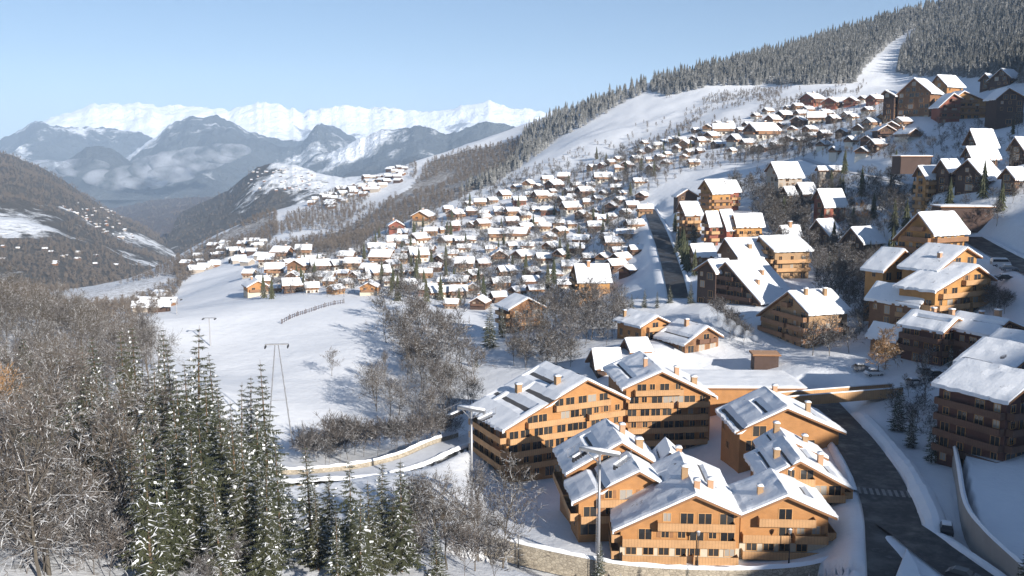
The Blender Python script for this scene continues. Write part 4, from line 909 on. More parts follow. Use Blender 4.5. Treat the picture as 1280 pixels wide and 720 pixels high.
# ------------------------------------------------------------------ trees
def spruce_meshes(Ht, R0, seed, open_=1.0, snowy=1.0):
    rg = random.Random(seed); tr, cr, sn = MB(), MB(), MB()
    lean = Vector((rg.uniform(-.02, .02), rg.uniform(-.02, .02), 0)) * Ht
    ax = lambda z: lean * (z / Ht) ** 2 + Vector((0, 0, z))
    tr.tube([ax(-1)] + [ax(Ht * k / 8) for k in range(9)], [.30 * Ht / 22] + [.28 * Ht / 22 * (1 - k / 8.4) for k in range(9)], 7)
    z = Ht * rg.uniform(.06, .12)
    while z < Ht * .985:
        f = z / Ht; r = R0 * ((1 - f) ** .82 + .03) * (0.55 + .45 * min(1, f / .18)); n = max(4, int(8 * (1 - f * .45))); az0 = rg.uniform(0, 6.28)
        for i in range(n):
            if rg.random() < .10 * open_: continue
            az = az0 + 6.283 * i / n + rg.uniform(-.3, .3); l = r * rg.uniform(.65, 1.18); d = Vector((math.cos(az), math.sin(az), 0)); sd = Vector((-d.y, d.x, 0)); dr = rg.uniform(.30, .55) * (1 - .5 * f)
            pts = []
            K = 7
            for k in range(K + 1):
                t = k / K; pts.append(ax(z) + d * (l * t) + Vector((0, 0, .15 * l * t * (f > .75) - dr * l * t * (1.15 - .45 * t) * (f <= .92))))
            for k in range(K):
                a, c = pts[k], pts[k + 1]; w_ = (.20 + .78 * (1 - abs(2 * (k + .5) / K - .9))) * (.35 + .65 * l / 3.2)
                for s in (-1, 1):
                    for h in (0, 1):
                        q0, q1 = a.lerp(c, h * .5), a.lerp(c, h * .5 + .42)
                        tip = q0.lerp(q1, .5) + sd * s * w_ * rg.uniform(.6, 1.35) + d * rg.uniform(.2, .8) * w_ + Vector((0, 0, -rg.uniform(.0, .5) * w_))
                        cr.poly((q0, q1, tip), 1 if k >= 1 and rg.random() < .17 * snowy else 0)
                    for _ in range(2): m = a.lerp(c, rg.random()); t2 = m + sd * s * w_ * rg.uniform(.0, .6) + Vector((0, 0, -rg.uniform(.4, 1.15) * w_)); cr.poly((m - (c - a) * .3, m + (c - a) * .3, t2))
            e = pts[-1]; cr.poly((pts[-2] + sd * .16, pts[-2] - sd * .16, e + d * .3 + Vector((0, 0, -.12))))
            if rg.random() < .18 * snowy:
                k0 = rg.choice((2, 3, 4, 5)); k1 = min(K, k0 + rg.choice((1, 1, 2)))
                for k in range(k0, k1):
                    a, c = pts[k] + Vector((0, 0, .06)), pts[k + 1] + Vector((0, 0, .06)); w1, w2 = rg.uniform(.04, .15), rg.uniform(.03, .12); up = Vector((0, 0, rg.uniform(.08, .2)))
                    dn = Vector((0, 0, -.16)); m1, m2 = a + up, c + up
                    sn.quad(a + sd * w1 + dn, c + sd * w2 + dn, m2, m1); sn.quad(m1, m2, c - sd * w2 + dn, a - sd * w1 + dn)
        z += Ht / 22 * rg.uniform(.62, .92)
    n0 = len(cr.v); cr.v += sn.v; cr.f += [tuple(i + n0 for i in f) for f in sn.f]; cr.m += [1] * len(sn.f)
    return tr.mesh('trunk', 'spruce_bark', True), cr.mesh('crown', ['spruce_needles', 'snow'])
def bare_meshes(Ht, seed, spread=.42, lv=3, twigs=4, mats=('bark', 'twig'), k_tr=5, tw=.028, upright=.6, limbs=15):
    rg = random.Random(seed); tr, cr = MB(), MB()
    def wob(d, a): return (d + Vector((rg.gauss(0, a), rg.gauss(0, a), rg.gauss(0, a)))).normalized()
    def twig(p, d, l):
        q1 = p + d * l * .55 + Vector((0, 0, .04 * l)); q2 = q1 + wob(d, .3) * l * .5; s = d.orthogonal().normalized(); s.rotate(Matrix.Rotation(rg.uniform(0, 6.28), 3, d)); b = d.cross(s) * .8
        for v in (s, b):
            cr.quad(p - v * tw, p + v * tw, q1 + v * tw * .75, q1 - v * tw * .75); cr.poly((q1 - v * tw * .75, q1 + v * tw * .75, q2))
    def grow(p, d, l, r, level, b):
        n = 3 if level else 5; pts = [p]; rads = [r]; dd = d
        for i in range(n):
            dd = wob(dd, .10 if level == 0 else .17); dd = (dd + Vector((0, 0, .10 if level else .2))).normalized(); pts.append(pts[-1] + dd * l / n); rads.append(r * (1 - .80 * (i + 1) / n))
        (tr if level < 2 else cr).tube(pts, rads, k_tr if level == 0 else (4 if level == 1 else 3), cap=False)
        if level >= lv:
            for i in range(twigs): twig(pts[rg.randrange(1, n + 1)], wob(dd, .5), l * rg.uniform(.4, .8))
            return
        cnt = limbs if level == 0 else (6 if level == 1 else 4)
        for i in range(cnt):
            t = rg.uniform(.28, 1.0) if level == 0 else rg.uniform(.25, 1.0); q = t * n; a = int(min(q, n - .001)); pp = pts[a].lerp(pts[a + 1], q - a)
            ax = pts[a + 1] - pts[a]; ax.normalize(); o = ax.orthogonal(); o.rotate(Matrix.Rotation(rg.uniform(0, 6.28), 3, ax)); o.normalize()
            nd = (ax * upright + o * (1 - upright) * 1.5).normalized()
            grow(pp, nd, l * (spread * (1.15 - .55 * t) if level == 0 else rg.uniform(.42, .68)), max(.012, r * (.42 if level == 0 else .5) * (1.15 - .6 * t)), level + 1, b)
    grow(Vector((0, 0, -.5)), Vector((0, 0, 1)), Ht * .93, Ht * .0125, 0, None)
    return tr.mesh('trunk', mats[0]), cr.mesh('crown', mats[1])
def low_spruce(Ht, R0, seed, tiers=8, mat='frosted_needles'):
    rg = random.Random(seed); b = MB()
    for i in range(tiers):
        f = i / tiers; z0 = Ht * (.05 + .9 * f); r = R0 * (1 - f) ** .85 * rg.uniform(.85, 1.15); z1 = z0 + Ht * .9 / tiers * 1.9; k = 9; cx, cy = rg.uniform(-.1, .1), rg.uniform(-.1, .1)
        for j in range(k):
            a0, a1 = 6.283 * j / k, 6.283 * (j + 1) / k; am = (a0 + a1) / 2; ro, ri = r * rg.uniform(.8, 1.25), r * .55
            b.poly(((cx + ri * math.cos(a0), cy + ri * math.sin(a0), z0 + r * .12), (cx + ro * math.cos(am), cy + ro * math.sin(am), z0 - r * .35), (cx, cy, min(z1, Ht))))
            b.poly(((cx + ro * math.cos(am), cy + ro * math.sin(am), z0 - r * .35), (cx + ri * math.cos(a1), cy + ri * math.sin(a1), z0 + r * .12), (cx, cy, min(z1, Ht))))
    t = MB(); t.tube([(0, 0, -1), (0, 0, Ht * .5)], [.2, .12], 5)
    return t.mesh('trunk', 'spruce_bark'), b.mesh('crown', mat)
def far_bare_arrays(Ht, seed, n=95, wd=.10):
    rg = random.Random(seed); V_, F_ = [], []
    def q(a, c, w_):
        d = (c - a).normalized(); s = d.orthogonal().normalized(); s.rotate(Matrix.Rotation(rg.uniform(0, 6.28), 3, d)); i = len(V_)
        V_.extend([a - s * w_, a + s * w_, c]); F_.append((i, i + 1, i + 2))
    for k in range(3): q(Vector((rg.uniform(-.1, .1), 0, -.6)), Vector((rg.uniform(-.3, .3), rg.uniform(-.3, .3), Ht * .8)), .2)
    for k in range(n):
        z = Ht * rg.uniform(.2, .75); az = rg.uniform(0, 6.28); r = Ht * .30 * rg.uniform(.5, 1.1) * math.sin(math.pi * min(1, (z / Ht + .15))) ; a = Vector((0, 0, z)) + Vector((math.cos(az), math.sin(az), 0)) * r * rg.uniform(.0, .6)
        c = Vector((math.cos(az + rg.uniform(-.5, .5)) * r, math.sin(az) * r, z + Ht * rg.uniform(-.02, .24))); q(a, c, wd * rg.uniform(.6, 1.5))
    return np.array([tuple(v) for v in V_]), np.array(F_)
def mesh_arrays(me):
    v = np.zeros(len(me.vertices) * 3); me.vertices.foreach_get('co', v); me.calc_loop_triangles(); t = np.zeros(len(me.loop_triangles) * 3, int); me.loop_triangles.foreach_get('vertices', t); return v.reshape(-1, 3), t.reshape(-1, 3)
def stuff(name, spots, tmpl, mat):
    """many far trees that read as one mass, in one object"""
    vs, fs, o = [], [], 0
    for (x, y, z, s, sz) in spots:
        v, f = tmpl[random.randrange(len(tmpl))]; a = random.uniform(0, 6.28); c, sn_ = math.cos(a), math.sin(a)
        q = np.stack([(v[:, 0] * c - v[:, 1] * sn_) * s + x, (v[:, 0] * sn_ + v[:, 1] * c) * s + y, v[:, 2] * sz + z], -1); vs.append(q); fs.append(f + o); o += len(v)
    return tag(link(name, np_mesh(name, np.concatenate(vs), np.concatenate(fs), mat, 3)), kind='stuff')
def inside(u, v, poly):
    r = False; n = len(poly)
    for i in range(n):
        (x1, y1), (x2, y2) = poly[i], poly[(i + 1) % n]
        if (y1 > v) != (y2 > v) and u < (x2 - x1) * (v - y1) / (y2 - y1) + x1: r = not r
    return r
def scatter(poly, n, dmin, rg, d0=60.0, avoid=0.0, tries=12):
    us = [p[0] for p in poly]; vs = [p[1] for p in poly]; out = []; grid = {}
    k = 0
    while len(out) < n and k < n * tries:
        k += 1; u, v = rg.uniform(min(us), max(us)), rg.uniform(min(vs), max(vs))
        if not inside(u, v, poly): continue
        p = ground(u, v, d0)
        if p is None: continue
        m = dmin; key = (int(p[0] // m), int(p[1] // m))
        if any((p[0] - q[0]) ** 2 + (p[1] - q[1]) ** 2 < m * m for a in (-1, 0, 1) for b in (-1, 0, 1) for q in grid.get((key[0] + a, key[1] + b), ())): continue
        if not free(p[0], p[1], avoid): continue
        grid.setdefault(key, []).append(p); out.append((p[0], p[1], p[2], u, v))
    return out
def plant(name, meshes, x, y, z, s, sz, label, cat='tree', group=None):
    o = empty(name, (x, y, z), random.uniform(0, 6.28)); o.scale = (s, s, sz)
    for m in meshes: link(m.name.split('.')[0], m, o)
    return tag(o, label, cat, group)
SPR = [spruce_meshes(22, r, sd, op, sw) for r, sd, op, sw in ((4.6, 1, 1, 1), (4.1, 2, 1.5, 1.2), (5.0, 3, .8, .8), (3.8, 4, 1.2, 1.0), (4.4, 5, 2.0, 1.2))]
BAR = [bare_meshes(15, 20 + i, sp, 3, 4, mt, 6, .030, up, lb) for i, (sp, up, lb, mt) in enumerate(((.40, .55, 16, ('bark', 'twig')), (.46, .5, 15, ('bark', 'twig')), (.34, .66, 17, ('bark', 'grey_twig')), (.44, .6, 13, ('bark', 'twig')), (.38, .6, 18, ('bark', 'larch_twig'))))]
BMID = [bare_meshes(10, 40 + i, .46, 2, 7, ('bark', m), 4, .045, .55, 13) for i, m in enumerate(('twig', 'grey_twig', 'twig', 'grey_twig'))]
BUSH = [bare_meshes(5, 60 + i, .8, 2, 7, ('grey_twig', m), 3, .03, .62, 18) for i, m in enumerate(('grey_twig', 'grey_twig'))]
LARCH = [bare_meshes(11, 70 + i, .30, 2, 9, ('bark', 'larch_twig'), 4, .05, .45, 22) for i in range(2)]
LOWS = [low_spruce(18, 3.0, 80 + i) for i in range(5)]; LOWD = [low_spruce(16, 2.5, 90 + i, 9, 'spruce_needles') for i in range(2)]
rt = random.Random(5)
# --- foreground spruces: top of each as seen, distance
FS = [(118,418,150),(151,409,148),(165,404,158),(202,409,150),(212,430,135),(242,407,140),(232,450,128),(275,484,122),(298,478,128),(329,449,132),(265,440,155),(318,500,118),
      (178,520,88),(220,500,105),(250,520,100),(130,470,128),(155,480,115),(346,549,104),(304,540,98),(385,557,106),(437,572,101),(410,590,113),(475,576,114),(500,574,112),(460,600,104),(515,600,122),(490,620,112),
      (362,600,116),(330,580,94),(120,560,104),(190,450,130),(285,520,116),(205,560,94),(95,500,140),(60,470,150),(420,640,92),(270,600,92),(545,655,112),(100,430,152),(75,440,160),(112,480,120),(140,520,108),(160,560,96),(235,540,96),(255,470,134),(190,480,116),(222,470,124),(310,470,138),(290,500,110),(85,560,108),(318,600,98),(395,610,104),(30,420,165),(448,610,96),(20,480,125),(48,470,132),(70,500,122),(8,430,150),(88,470,128),(105,455,138),(62,540,108),(118,520,118)]
rows = {}
for u, vt, d in FS: rows.setdefault('back' if d > 125 else 'middle' if d > 103 else 'front', []).append((u, vt, d))
for rw, l in rows.items():
    for i, (u, vt, d) in enumerate(sorted(l)):
        p = P(u, vt, d); g = hgt(p[0], p[1]); h_ = max(9, min(31, p[2] - g)); s = h_ / 22
        plant('spruce_tree', SPR[rt.randrange(5)], p[0], p[1], p[2] - h_, s * rt.uniform(1.0, 1.3), s, f'snow flecked green spruce, {ordw(i + 1)} from left in the {rw} row of the lower left wood', group='spruces of the lower left wood'); note(p, 1.2)
# --- single spruces elsewhere
for u, vt, d, hmax, lab, k in [
    (750, 676, 118, 9, 'small snowy spruce at the foot of the short lift pylon', 0), (860, 702, 119, 5, 'very small spruce peeking up beside the stone wall', 3),
    (1126, 476, 178, 19, 'dark spruce at the end of the footbridge', 2), (1142, 505, 170, 17, 'dark snowy spruce between the footbridge and the olive spruce', 1), (1168, 520, 160, 18, 'tall olive spruce with snow tufts beside the road', 4),
    (1288, 662, 106, 14, 'snow laden spruce cut off at the lower right corner', 1), (612, 364, 285, 15, 'dark green spruce beside the brown balconied chalet', 2), (628, 372, 295, 11, 'smaller spruce leaning close to the brown balconied chalet', 3),
    (790, 366, 300, 14, 'dark shaded spruce, leftmost of the row by the blue road', 2), (806, 360, 300, 16, 'dark shaded spruce, second of the row by the blue road', 0), (822, 362, 296, 15, 'dark shaded spruce, third of the row by the blue road', 3), (838, 355, 296, 17, 'dark shaded spruce, fourth of the row by the blue road', 2), (864, 350, 292, 17, 'dark shaded spruce at the foot of the huge sloping roof', 0),
    (395, 352, 455, 14, 'dark conifer at the village edge, leftmost of five above the field', 2), (408, 350, 452, 16, 'dark conifer at the village edge, second of five above the field', 0), (420, 356, 450, 13, 'dark conifer at the village edge, third of five above the field', 2), (432, 358, 447, 13, 'dark conifer at the village edge, fourth of five above the field', 1), (442, 362, 444, 11, 'dark conifer at the village edge, rightmost of five above the field', 2),
    (1190, 430, 196, 11, 'pale green young spruce before the dark terraced houses', 4), (1066, 238, 400, 14, 'dark pine right of the golden larch', 2), (1077, 246, 396, 13, 'dark pine lower right of the golden larch', 0), (1250, 232, 296, 10, 'olive conifer beside the dark gabled chalet at the edge', 4), (1268, 236, 300, 12, 'broad olive conifer at the right picture edge', 2),
    (595, 435, 268, 12, 'slim dark spruce in the snowy ravine', 3), (720, 345, 360, 12, 'dark spruce left of the lone amber chalet', 2), (650, 300, 500, 13, 'dark village spruce above the orange walled chalet', 1), (880, 225, 470, 12, 'dark spruce left of the zigzag roofed chalet', 2), (1085, 150, 505, 17, 'tall grey spruce before the reddish chalets', 1), (1093, 152, 500, 15, 'grey spruce left of the immense brown hotel', 4), (868, 272, 372, 12, 'dark spruce in the blue shaded bank', 2), (846, 290, 372, 13, 'dark spruce beside the blue shaded road bend', 0)]:
    p = P(u, vt, d); g = hgt(p[0], p[1]); h_ = max(4, min(hmax, p[2] - g)); s = h_ / 22
    plant('spruce_tree', SPR[k], p[0], p[1], g - .2, s * 1.1, s, lab); note(p, 1.5)
for u, v, s, lab in [(1038, 270, 1.0, 'golden larch glowing before the dark red chalet'), (1080, 282, .9, 'slender golden larch by the shaded lane'), (1106, 462, 1.0, 'golden larch next to the small blue roofed house'), (1098, 470, .8, 'rusty half bare larch behind the footbridge end'), (735, 285, .95, 'rusty orange larch in the upper village')]:
    p = ground(u, v, 120)
    plant('larch_tree', LARCH[rt.randrange(2)], p[0], p[1], p[2], s, s, lab)
# --- bare trees in the lower left wood and round the ravine, then single ones in the village
BT = []; LATE = []
def bare_area(poly, n, dmin, tm, s0, s1, lab, name='bare_tree', d0=60, cat='tree', avoid=.5):
    for (x, y, z, u, v) in scatter(poly, n, dmin, rt, d0, avoid):
        s = rt.uniform(s0, s1); LATE.append((name, tm[rt.randrange(len(tm))], x, y, z - .2, s * rt.uniform(.9, 1.15), s, lab, cat, s * {id(BAR): 15, id(BMID): 10, id(BUSH): 5}.get(id(tm), 15) / y))
def wood_from_tops(l, lab):
    for u, vt, d in l:
        p = P(u, vt, d); g = hgt(p[0], p[1]); h_ = max(7, min(24, p[2] - g)); s = h_ / 15
        LATE.append(('bare_tree', BAR[rt.choice((0, 1, 2, 3, 0, 1, 2, 3, 2, 2, 4))], p[0], p[1], p[2] - h_, s, s, lab, 'tree', h_ / d))
front_l = [(rt.uniform(-30, 150), 0, rt.uniform(84, 112)) for _ in range(6)]
wood_from_tops([(u, 470 + 90 * rt.random() + max(0, u - 60) * .28, d) for u, _, d in front_l], 'leafless snow dusted tree nearest the camera in the lower left wood')
wood_from_tops([(u, 400 + 75 * rt.random() + max(0, u - 90) * .42, rt.uniform(125, 170)) for u in [rt.uniform(-30, 130) for _ in range(9)] + [rt.uniform(130, 320) for _ in range(6)]], 'leafless brown tree among the spruces of the lower left wood')
wood_from_tops([(rt.uniform(520, 640), rt.uniform(590, 670), rt.uniform(112, 140)) for _ in range(9)], 'thin leafless sapling on the snow bank below the tall lift pylon')
bare_area([(-40, 395), (0, 392), (60, 402), (120, 420), (190, 440), (205, 468), (150, 510), (0, 520), (-40, 500)], 75, 5.0, BAR[:4], .62, .95, 'leafless brown tree on the wooded rise at the left edge')
bare_area([(468, 405), (520, 388), (560, 410), (592, 440), (600, 480), (560, 520), (520, 480), (480, 440)], 40, 4.5, BMID, .8, 1.35, 'leafless grey tree in the snowy ravine below the village')
bare_area([(455, 480), (520, 470), (590, 500), (620, 540), (560, 556), (480, 540)], 26, 5, BAR[:4], .5, .8, 'tall thin leafless tree in the snowy ravine below the village')
bare_area([(645, 402), (700, 380), (790, 385), (776, 425), (735, 440), (690, 452), (640, 450)], 62, 4.2, BMID, .65, 1.05, 'leafless grey brown tree on the bank below the lone amber chalet')
bare_area([(905, 232), (965, 236), (1000, 262), (1010, 300), (965, 296), (925, 262)], 42, 4.5, BMID, .7, 1.15, 'leafless grey tree on the slope among the beige houses')
bare_area([(1005, 318), (1070, 330), (1090, 372), (1070, 410), (1020, 372)], 26, 4, BMID, .6, 1.0, 'leafless dark tree in the shade below the white walled chalet')
bare_area([(885, 205), (950, 190), (1010, 172), (1040, 188), (960, 205)], 26, 5, BMID, .6, 1.0, 'leafless brown tree beneath the hillside chalets')
bare_area([(1090, 250), (1150, 285), (1140, 262), (1110, 240)], 8, 4, BMID, .6, .9, 'leafless tree by the shaded lane')
bare_area([(378, 572), (420, 556), (470, 562), (560, 548), (575, 556), (520, 566), (440, 578), (385, 586)], 34, 2.6, BUSH, .8, 1.35, 'dark leafless shrub along the lane behind the spruces', 'shrub', cat='shrub', avoid=0)
bare_area([(895, 398), (925, 410), (930, 432), (905, 425)], 7, 3, BUSH, .8, 1.2, 'snowy shrub beside the drifting smoke', 'shrub', cat='shrub', avoid=-2)
bare_area([(1195, 380), (1255, 376), (1262, 396), (1200, 398)], 16, 2, BUSH, .6, .9, 'snow tufted dark shrub in the hedge before the amber wings', 'shrub', cat='shrub', avoid=-3)
bare_area([(-30, 600), (120, 610), (150, 735), (-30, 735)], 42, 1.6, BUSH, .7, 1.3, 'frosted brown shrub in the lower left corner', 'shrub', cat='shrub', avoid=-1)
bare_area([(-30, 500), (110, 520), (70, 640), (-30, 640)], 7, 2.6, BAR[:4], .6, .95, 'leafless frosted tree in the lower left corner')
bare_area([(230, 640), (340, 650), (340, 735), (220, 735)], 12, 1.8, BUSH, .5, .9, 'snowy shrub in the clearing between the front spruces', 'shrub', cat='shrub', avoid=-1)
bare_area([(510, 640), (610, 670), (620, 735), (500, 735)], 12, 1.8, BUSH, .6, 1.1, 'brown shrub below the left end of the stone wall', 'shrub', cat='shrub', avoid=-3)
p = ground(415, 470, 200); plant('bare_tree', BMID[1], p[0], p[1], p[2], .75, .75, 'lone leafless tree standing in the open snow field')
VILLAGE = [(330, 330), (450, 300), (560, 265), (640, 225), (740, 200), (860, 170), (870, 200), (780, 250), (800, 310), (770, 330), (690, 370), (560, 385), (440, 372), (310, 375)]
bare_area(VILLAGE, 460, 4.5, BMID, .45, .9, 'leafless brown tree between the village chalets', avoid=-1.8)
bare_area([(960, 230), (1120, 225), (1130, 290), (1060, 340), (1080, 400), (1075, 440), (1010, 450), (1070, 380), (960, 320)], 150, 3.5, BMID, .5, 1.0, 'leafless dark tree on the shaded slope between the hillside houses')
bare_area([(1090, 440), (1180, 470), (1270, 470), (1200, 560), (1130, 560), (1100, 480)], 16, 4, BMID, .4, .7, 'leafless small tree on the shaded ground before the dark terraced houses')
bare_area([(1120, 175), (1200, 165), (1280, 150), (1280, 250), (1240, 300), (1180, 300), (1100, 240)], 60, 4.5, BMID, .4, .8, 'leafless dark tree on the shaded slope around the dark gabled chalets')
bare_area([(1080, 330), (1120, 340), (1080, 420), (1070, 380)], 14, 3, BMID, .5, .9, 'leafless dark tree left of the blue shaded wing')
bare_area([(640, 440), (740, 445), (700, 465), (640, 470)], 14, 3.5, BMID, .5, .8, 'leafless tree behind the tall honey timber block')
for lab, poly, n in (('small dark conifer among the village chalets', VILLAGE, 80), ('dark conifer on the shaded hillside to the right', [(960, 235), (1120, 200), (1280, 160), (1280, 260), (1180, 330), (1090, 400), (1040, 440), (980, 330)], 38), ('dark conifer beside the blue shaded road', [(838, 270), (870, 280), (880, 340), (862, 370), (800, 385), (850, 330)], 12)):
    for x, y, z, u, v in scatter(poly, n, 6, rt, 120, -.8):
        k = rt.uniform(.45, .85); plant('spruce_tree', LOWD[rt.randrange(2)], x, y, z - .2, k * 1.1, k, lab, 'tree', lab)
LATE.sort(key=lambda q: -q[9]); nb = 0; rest = []
for (nm, ms, x, y, z, s, sz, lab, cat, app) in LATE:
    if nm == 'bare_tree':
        if nb >= 290: rest.append((ms, x, y, z, s, sz)); continue
        nb += 1
    plant(nm, ms, x, y, z, s, sz, lab, cat, lab)
vs, fs, o = [], [], 0; cache = {}
for ms, x, y, z, s, sz in rest:
    for m in ms:
        if m.name not in cache: cache[m.name] = mesh_arrays(m)
        v, f = cache[m.name]; a = rt.uniform(0, 6.28); c, q = math.cos(a), math.sin(a)
        vs.append(np.stack([(v[:, 0] * c - v[:, 1] * q) * s + x, (v[:, 0] * q + v[:, 1] * c) * s + y, v[:, 2] * sz + z], -1)); fs.append(f + o); o += len(v)
tag(link('village_woodland', np_mesh('village_woodland', np.concatenate(vs), np.concatenate(fs), 'twig', 3)), kind='stuff')
# --- forests that read as one mass
FOREST = [[(815, 114), (812, 96), (900, 60), (1000, 28), (1080, 0), (1150, -30), (1152, 30), (1122, 48), (1100, 66), (1078, 86), (1070, 104), (1010, 106), (950, 106), (885, 108), (835, 120)],
          [(1150, 34), (1160, -20), (1330, -80), (1330, 112), (1280, 106), (1235, 98), (1175, 96), (1135, 95), (1122, 90), (1126, 66)],
          [(640, 205), (655, 165), (700, 138), (745, 120), (800, 104), (818, 112), (790, 124), (775, 132), (735, 155), (700, 172), (664, 200), (610, 236), (575, 240)]]
lo_t = [mesh_arrays(c) for _, c in LOWS] + [far_bare_arrays(13, 170 + i, 120, .2) for i in range(2)]
sp = []
for poly, n, dm in zip(FOREST, (2300, 2400, 620), (3.4, 3.4, 4.4)):
    sp += [(x, y, z - .4, rt.uniform(.65, 1.15), rt.uniform(.38, .92)) for x, y, z, u, v in scatter(poly, n, dm, rt, 300)]
sp.sort(key=lambda q: q[1] / q[4])
for q in sp[:130]:
    plant('spruce_tree', LOWS[rt.randrange(5)], q[0], q[1], q[2], q[3], q[4], 'frosted grey spruce in the dense forest above the hotels', group='spruces of the hillside forest')
stuff('forest', sp[130:], lo_t, 'frosted_needles')
fb_t = [far_bare_arrays(9, 100 + i) for i in range(6)]
WOODS = [([(335, 268), (346, 294), (420, 286), (470, 258), (522, 226), (520, 202), (440, 215), (385, 236)], 900, 5.0),
         ([(212, 345), (222, 328), (250, 306), (300, 280), (322, 268), (346, 266), (346, 292), (332, 310), (380, 300), (420, 290), (470, 262), (520, 228), (535, 203), (580, 188), (620, 182), (655, 172), (640, 212), (575, 248), (520, 272), (470, 292), (438, 314), (400, 316), (345, 318), (300, 318), (262, 330), (232, 352)], 2600, 4.5),
         ([(-80, 318), (0, 320), (60, 322), (130, 324), (225, 320), (232, 345), (222, 368), (195, 395), (165, 402), (120, 398), (60, 388), (-80, 374)], 2600, 4.5),
         ([(-60, 372), (0, 372), (60, 384), (120, 398), (170, 408), (195, 436), (120, 420), (60, 402), (0, 392), (-60, 392)], 420, 4.0)]
wd = []
clear = lambda x, y, k: float(fbm(np.array([x / 70.]), np.array([y / 150.]), 3)[0]) > (-.02 if k == 0 else -.22 if k == 2 else -.45)
for k, (poly, n, dm) in enumerate(WOODS): wd += [(x, y, z - .3, rt.uniform(.7, 1.15), rt.uniform(.6, 1.05)) for x, y, z, u, v in scatter(poly, n, dm, rt, 250) if clear(x, y, k)]
stuff('leafless_forest', wd, fb_t, 'far_twigs')
sl_ = []
for poly, n, dm in [([(560, 252), (700, 196), (860, 132), (1000, 112), (1000, 142), (860, 168), (720, 217), (600, 264)], 110, 5), ([(640, 250), (760, 200), (860, 160), (1000, 140), (1110, 130), (1120, 200), (1000, 200), (860, 215), (780, 260), (700, 262)], 700, 4.0), ([(330, 300), (470, 290), (560, 262), (600, 262), (560, 300), (400, 330)], 160, 5)]:
    sl_ += [(x, y, z - .2, rt.uniform(.4, .9), rt.uniform(.4, .85)) for x, y, z, u, v in scatter(poly, n, dm, rt, 300) if free(x, y, -2.5)]
for poly, n, dm in [([(705, 195), (780, 160), (900, 122), (1000, 108), (1060, 118), (1000, 145), (900, 165), (830, 172), (765, 205)], 420, 5), ([(500, 275), (560, 245), (640, 215), (700, 190), (720, 215), (620, 250), (540, 275), (480, 300)], 130, 6), ([(840, 150), (930, 135), (935, 165), (860, 172)], 160, 3.2), ([(825, 124), (890, 112), (1010, 110), (1085, 104), (1065, 126), (960, 122), (870, 132)], 260, 3.2), ([(400, 232), (440, 214), (520, 205), (520, 225), (450, 255), (390, 262)], 110, 6)]:
    sl_ += [(x, y, z - .2, rt.uniform(.25, .7), rt.uniform(.25, .7)) for x, y, z, u, v in scatter(poly, n * 2, dm * .7, rt, 400) if float(fbm(np.array([x / 45.]), np.array([y / 45.]), 3)[0]) > .05]
stuff('undergrowth', sl_, fb_t, 'far_twigs')
# far hillsides: trees and hamlets standing on them
far_all = []
for hi, n, smin, smax, pmax in ((0, 5200, .8, 1.5, .40), (1, 2600, 1.2, 2.2, .5), (2, 900, .8, 1.4, .40)):
    Vh, Sh = HILLS[hi]; pu, pv = proj(Vh[:, 0], Vh[:, 1], Vh[:, 2]); cand = np.nonzero((pu > -60) & (pu < 600) & (Sh < pmax))[0]
    step = 9.0
    for i in RNG.choice(cand, n):
        x, y, z = Vh[i]; x += RNG.uniform(-step, step); far_all.append((x, y + RNG.uniform(-3, 3), z - 1.0, rt.uniform(smin, smax), rt.uniform(smin, smax) * .9))
tmp = [far_bare_arrays(9, 130 + i, 34, .28) for i in range(5)]
stuff('distant_woods', far_all, tmp, 'far_twigs')
b = MB(); b.solid([(-6, -5, -4), (6, -5, -4), (6, 5, -4), (-6, 5, -4), (-6, -5, 4), (6, -5, 4), (6, 5, 4), (-6, 5, 4)], [(0, 1, 5, 4), (1, 2, 6, 5), (2, 3, 7, 6), (3, 0, 4, 7)], 0); b.solid([(-6, -5, 4), (-6, 5, 4), (-6, 0, 6.6), (6, -5, 4), (6, 5, 4), (6, 0, 6.6)], [(0, 2, 1), (3, 4, 5)], 0)
fw = [(b.mesh('wall', m)) for m in ('brown_wood', 'dark_wood', 'grey_plaster')]
b = MB(); vs = []
for x in (-7, 7): vs += [(x, -6, 3.6), (x, 0, 6.75), (x, 6, 3.6), (x, -6, 4.2), (x, 0, 7.4), (x, 6, 4.2)]
b.solid(vs, [(0, 1, 4, 3), (1, 2, 5, 4), (9, 10, 7, 6), (10, 11, 8, 7), (3, 4, 10, 9), (4, 5, 11, 10), (0, 3, 9, 6), (2, 8, 11, 5), (0, 6, 7, 1), (1, 7, 8, 2)]); fr = b.mesh('roof', 'snow')
def far_house(x, y, z, s, lab):
    o = empty('far_chalet', (x, y, z), R(rt.uniform(-40, 40))); o.scale = (s, s, s); link('wall', fw[rt.randrange(3)], o); link('roof', fr, o); tag(o, lab, 'chalet', lab)
for hi, poly, n, lab in ((0, [(72, 250), (100, 254), (160, 266), (150, 285), (185, 302), (130, 298), (90, 270)], 55, 'tiny snow roofed house of the hamlet across the valley'), (0, [(0, 305), (60, 310), (150, 320), (150, 335), (60, 335), (0, 325)], 14, 'tiny snow roofed house low on the far left flank'), (2, [(300, 218), (340, 207), (400, 220), (410, 236), (320, 240)], 46, 'tiny snow roofed house on the white shoulder below the blue mountains')):
    Vh, Sh = HILLS[hi]; pu, pv = proj(Vh[:, 0], Vh[:, 1], Vh[:, 2]); cand = np.nonzero(in_poly(pu, pv, poly))[0]
    if len(cand):
        for i in RNG.choice(cand, n, replace=len(cand) < n): x, y, z = Vh[i]; far_house(x + rt.uniform(-6, 6), y, z, rt.uniform(.38, .6), lab)
